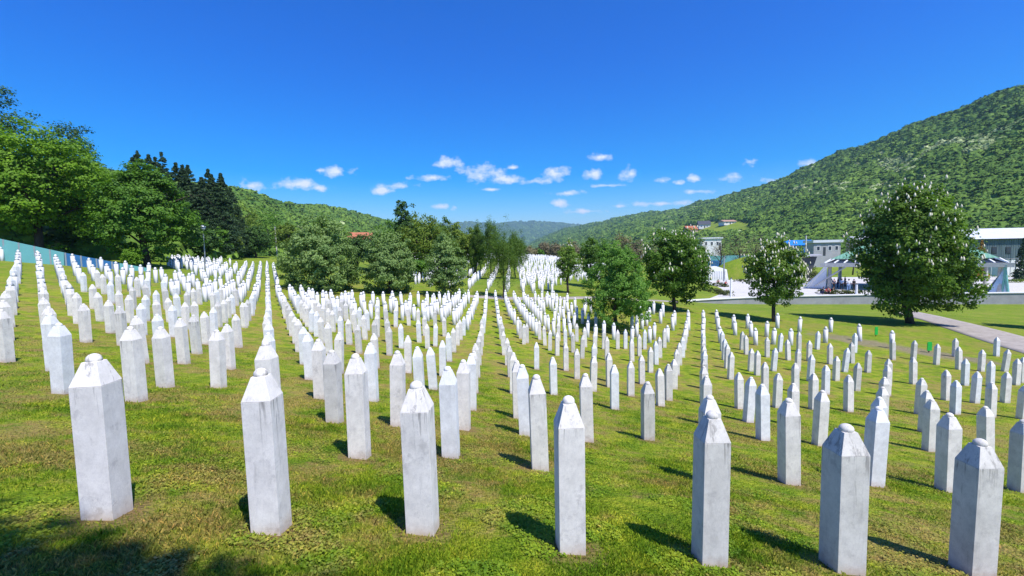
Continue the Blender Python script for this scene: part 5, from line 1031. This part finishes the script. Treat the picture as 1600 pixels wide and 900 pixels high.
# ---------------------------------------------------------------- people on the plaza
SKIN = plain('skin', (.45, .27, .19), .6, .05); HAIR = plain('dark_hair', (.03, .022, .018), .7, .1)
def cloth(n, c): return plain(n, c, .85, .12, 6)
def skin_obj(name, verts, edges, radii, mat, parent, root=0):
    me = bpy.data.meshes.new(name); me.from_pydata(verts, edges, []); o = obj(name, me, mat, parent)
    md = o.modifiers.new('skin', 'SKIN'); me.skin_vertices[0].data[root].use_root = True
    for v, r_ in zip(me.skin_vertices[0].data, radii): v.radius = (r_, r_) if not isinstance(r_, tuple) else r_
    md.use_smooth_shade = True; o.modifiers.new('sub', 'SUBSURF').levels = 1; o.modifiers['sub'].render_levels = 2; return o
def person(px, pyb, d, rz, pose, shirt, trouser, lab, h=1.72, hair=HAIR, group='people on the plaza'):
    p = at(px, pyb, d); e = empty('person', (p.x, p.y, ZP), rz); tag(e, lab, 'person', group); k = h/1.72
    if pose == 'stand':
        J = dict(pel=(0, 0, .95), wa=(0, 0, 1.12), ch=(0, -.02, 1.34), nk=(0, -.01, 1.48), hd=(0, -.03, 1.56), ht=(0, -.03, 1.66), sl=(-.19, 0, 1.42), sr=(.19, 0, 1.42), el=(-.25, .02, 1.14), er=(.25, .02, 1.14), hl=(-.24, -.1, .90), hr=(.24, -.1, .90),
                 pl=(-.1, 0, .90), pr=(.1, 0, .90), kl=(-.12, -.03, .50), kr=(.12, .03, .50), al=(-.12, .02, .09), ar=(.13, .07, .09), tl=(-.13, -.15, .04), tr=(.14, -.09, .04))
    elif pose == 'crouch':
        J = dict(pel=(0, .12, .34), wa=(0, .08, .50), ch=(0, -.08, .72), nk=(0, -.16, .84), hd=(0, -.21, .91), ht=(0, -.22, 1.01), sl=(-.19, -.1, .78), sr=(.19, -.1, .78), el=(-.26, -.26, .54), er=(.26, -.26, .54), hl=(-.14, -.42, .42), hr=(.14, -.42, .40),
                 pl=(-.1, .08, .32), pr=(.1, .08, .32), kl=(-.18, -.30, .46), kr=(.18, -.28, .48), al=(-.15, .0, .10), ar=(.15, .0, .10), tl=(-.17, -.18, .04), tr=(.17, -.18, .04))
    J = {a: tuple(q*k for q in b_) for a, b_ in J.items()}; names = list(J); ix = {a: i for i, a in enumerate(names)}
    E = [('pel', 'wa'), ('wa', 'ch'), ('ch', 'nk'), ('nk', 'hd'), ('hd', 'ht'), ('ch', 'sl'), ('ch', 'sr'), ('sl', 'el'), ('sr', 'er'), ('el', 'hl'), ('er', 'hr'), ('pel', 'pl'), ('pel', 'pr'), ('pl', 'kl'), ('pr', 'kr'), ('kl', 'al'), ('kr', 'ar'), ('al', 'tl'), ('ar', 'tr')]
    RD0 = dict(pel=.13, wa=.115, ch=.13, nk=.05, hd=.082, ht=.07, sl=.055, sr=.055, el=.04, er=.04, hl=.032, hr=.032, pl=.085, pr=.085, kl=.058, kr=.058, al=.04, ar=.04, tl=.035, tr=.035)
    skin_obj('body', [J[a] for a in names], [(ix[a], ix[b_]) for a, b_ in E], [RD0[a]*k for a in names], SKIN, e)
    def sub(name, keys, grow, mat, root):
        ks = [a for a in names if a in keys]; id_ = {a: i for i, a in enumerate(ks)}; ed = [(id_[a], id_[b_]) for a, b_ in E if a in id_ and b_ in id_]
        skin_obj(name, [J[a] for a in ks], ed, [(RD0[a]+grow)*k for a in ks], mat, e, id_[root])
    sub('shirt', ('pel', 'wa', 'ch', 'sl', 'sr', 'el', 'er'), .02, shirt, 'ch'); sub('trousers', ('pel', 'pl', 'pr', 'kl', 'kr', 'al', 'ar'), .016, trouser, 'pel')
    hd = Vector(J['ht']); bm = bmesh.new(); bmesh.ops.create_uvsphere(bm, u_segments=12, v_segments=8, radius=.105*k); me = bpy.data.meshes.new('hair')
    for v in list(bm.verts):
        v.co.z *= .9
        if v.co.y < -.02 and v.co.z < .035*k: v.co.y = -.02
        if v.co.z < -.05*k: v.co.z = -.05*k
    bm.to_mesh(me); bm.free(); me.polygons.foreach_set('use_smooth', np.ones(len(me.polygons), bool)); obj('hair', me, hair, e, (hd.x, hd.y+.015, hd.z-.015*k))
    return e
C_RED = cloth('red_cloth', (.50, .03, .04)); C_WH = cloth('white_cloth', (.75, .74, .72)); C_BL = cloth('dark_blue_cloth', (.03, .05, .12)); C_BK = cloth('black_cloth', (.02, .02, .022)); C_LB = cloth('light_blue_cloth', (.25, .36, .55)); C_BR = cloth('brown_cloth', (.12, .06, .04))
person(1133, 440, 79, .6, 'crouch', C_RED, C_BK, 'person in red crouching by the left plaza hedge', 1.7); person(1122, 440, 84, -.4, 'crouch', cloth('pink_cloth', (.6, .25, .22)), C_BR, 'person in pale pink crouching left of the red one', 1.6)
person(1293, 455, 61.5, -.3, 'crouch', C_RED, C_BK, 'person in red crouching under the canopy roof corner', 1.8); person(1300, 455, 62.5, .5, 'crouch', C_BK, C_BK, 'person in black crouching right beside the one in red'); person(1284, 455, 62.2, 1.1, 'crouch', C_BK, C_BL, 'person in black crouching left of the one in red')
person(1326, 452, 66, 2.6, 'stand', C_WH, C_LB, 'standing person in white shirt and pale blue trousers under the roof', 1.8)
for i, (px, d, c1, c2, lab) in enumerate([(1303, 69, C_BL, C_BK, 'standing person in dark blue behind the crouching ones'), (1309, 71, C_BL, C_BL, 'second person in dark blue standing in the roof shade'), (1315, 68, C_LB, C_BK, 'person in light blue left of the white shirt'), (1334, 67.5, C_BK, C_BK, 'person in black right of the white shirt'), (1320, 73, C_BR, C_BK, 'person in brown half hidden behind the white shirt'), (1297, 72, C_BK, C_BL, 'leftmost standing dark figure under the roof')]):
    person(px, 450, d, i*1.1, 'stand', c1, c2, lab, 1.66+.03*(i % 3))

# ---------------------------------------------------------------- air
hz = material('air', 1, 0)[0]; t = hz.node_tree; t.nodes.clear(); pv = t.nodes.new('ShaderNodeVolumePrincipled'); pv.inputs['Color'].default_value = (.48, .73, 1, 1); pv.inputs['Density'].default_value = 1.3e-4; pv.inputs['Anisotropy'].default_value = .2
t.links.new(pv.outputs[0], t.nodes.new('ShaderNodeOutputMaterial').inputs['Volume'])
zlo, zhi = float(GZ.min())-1, float(max(GZ.max(), 20))+45
print('haze z', zlo, zhi)
tag(obj('haze', MB().box((0, 0, (zlo+zhi)/2), (23000, 23000, zhi-zlo)).mesh('haze'), hz), kind='stuff', label='thin blue haze of the valley air', cat='haze')
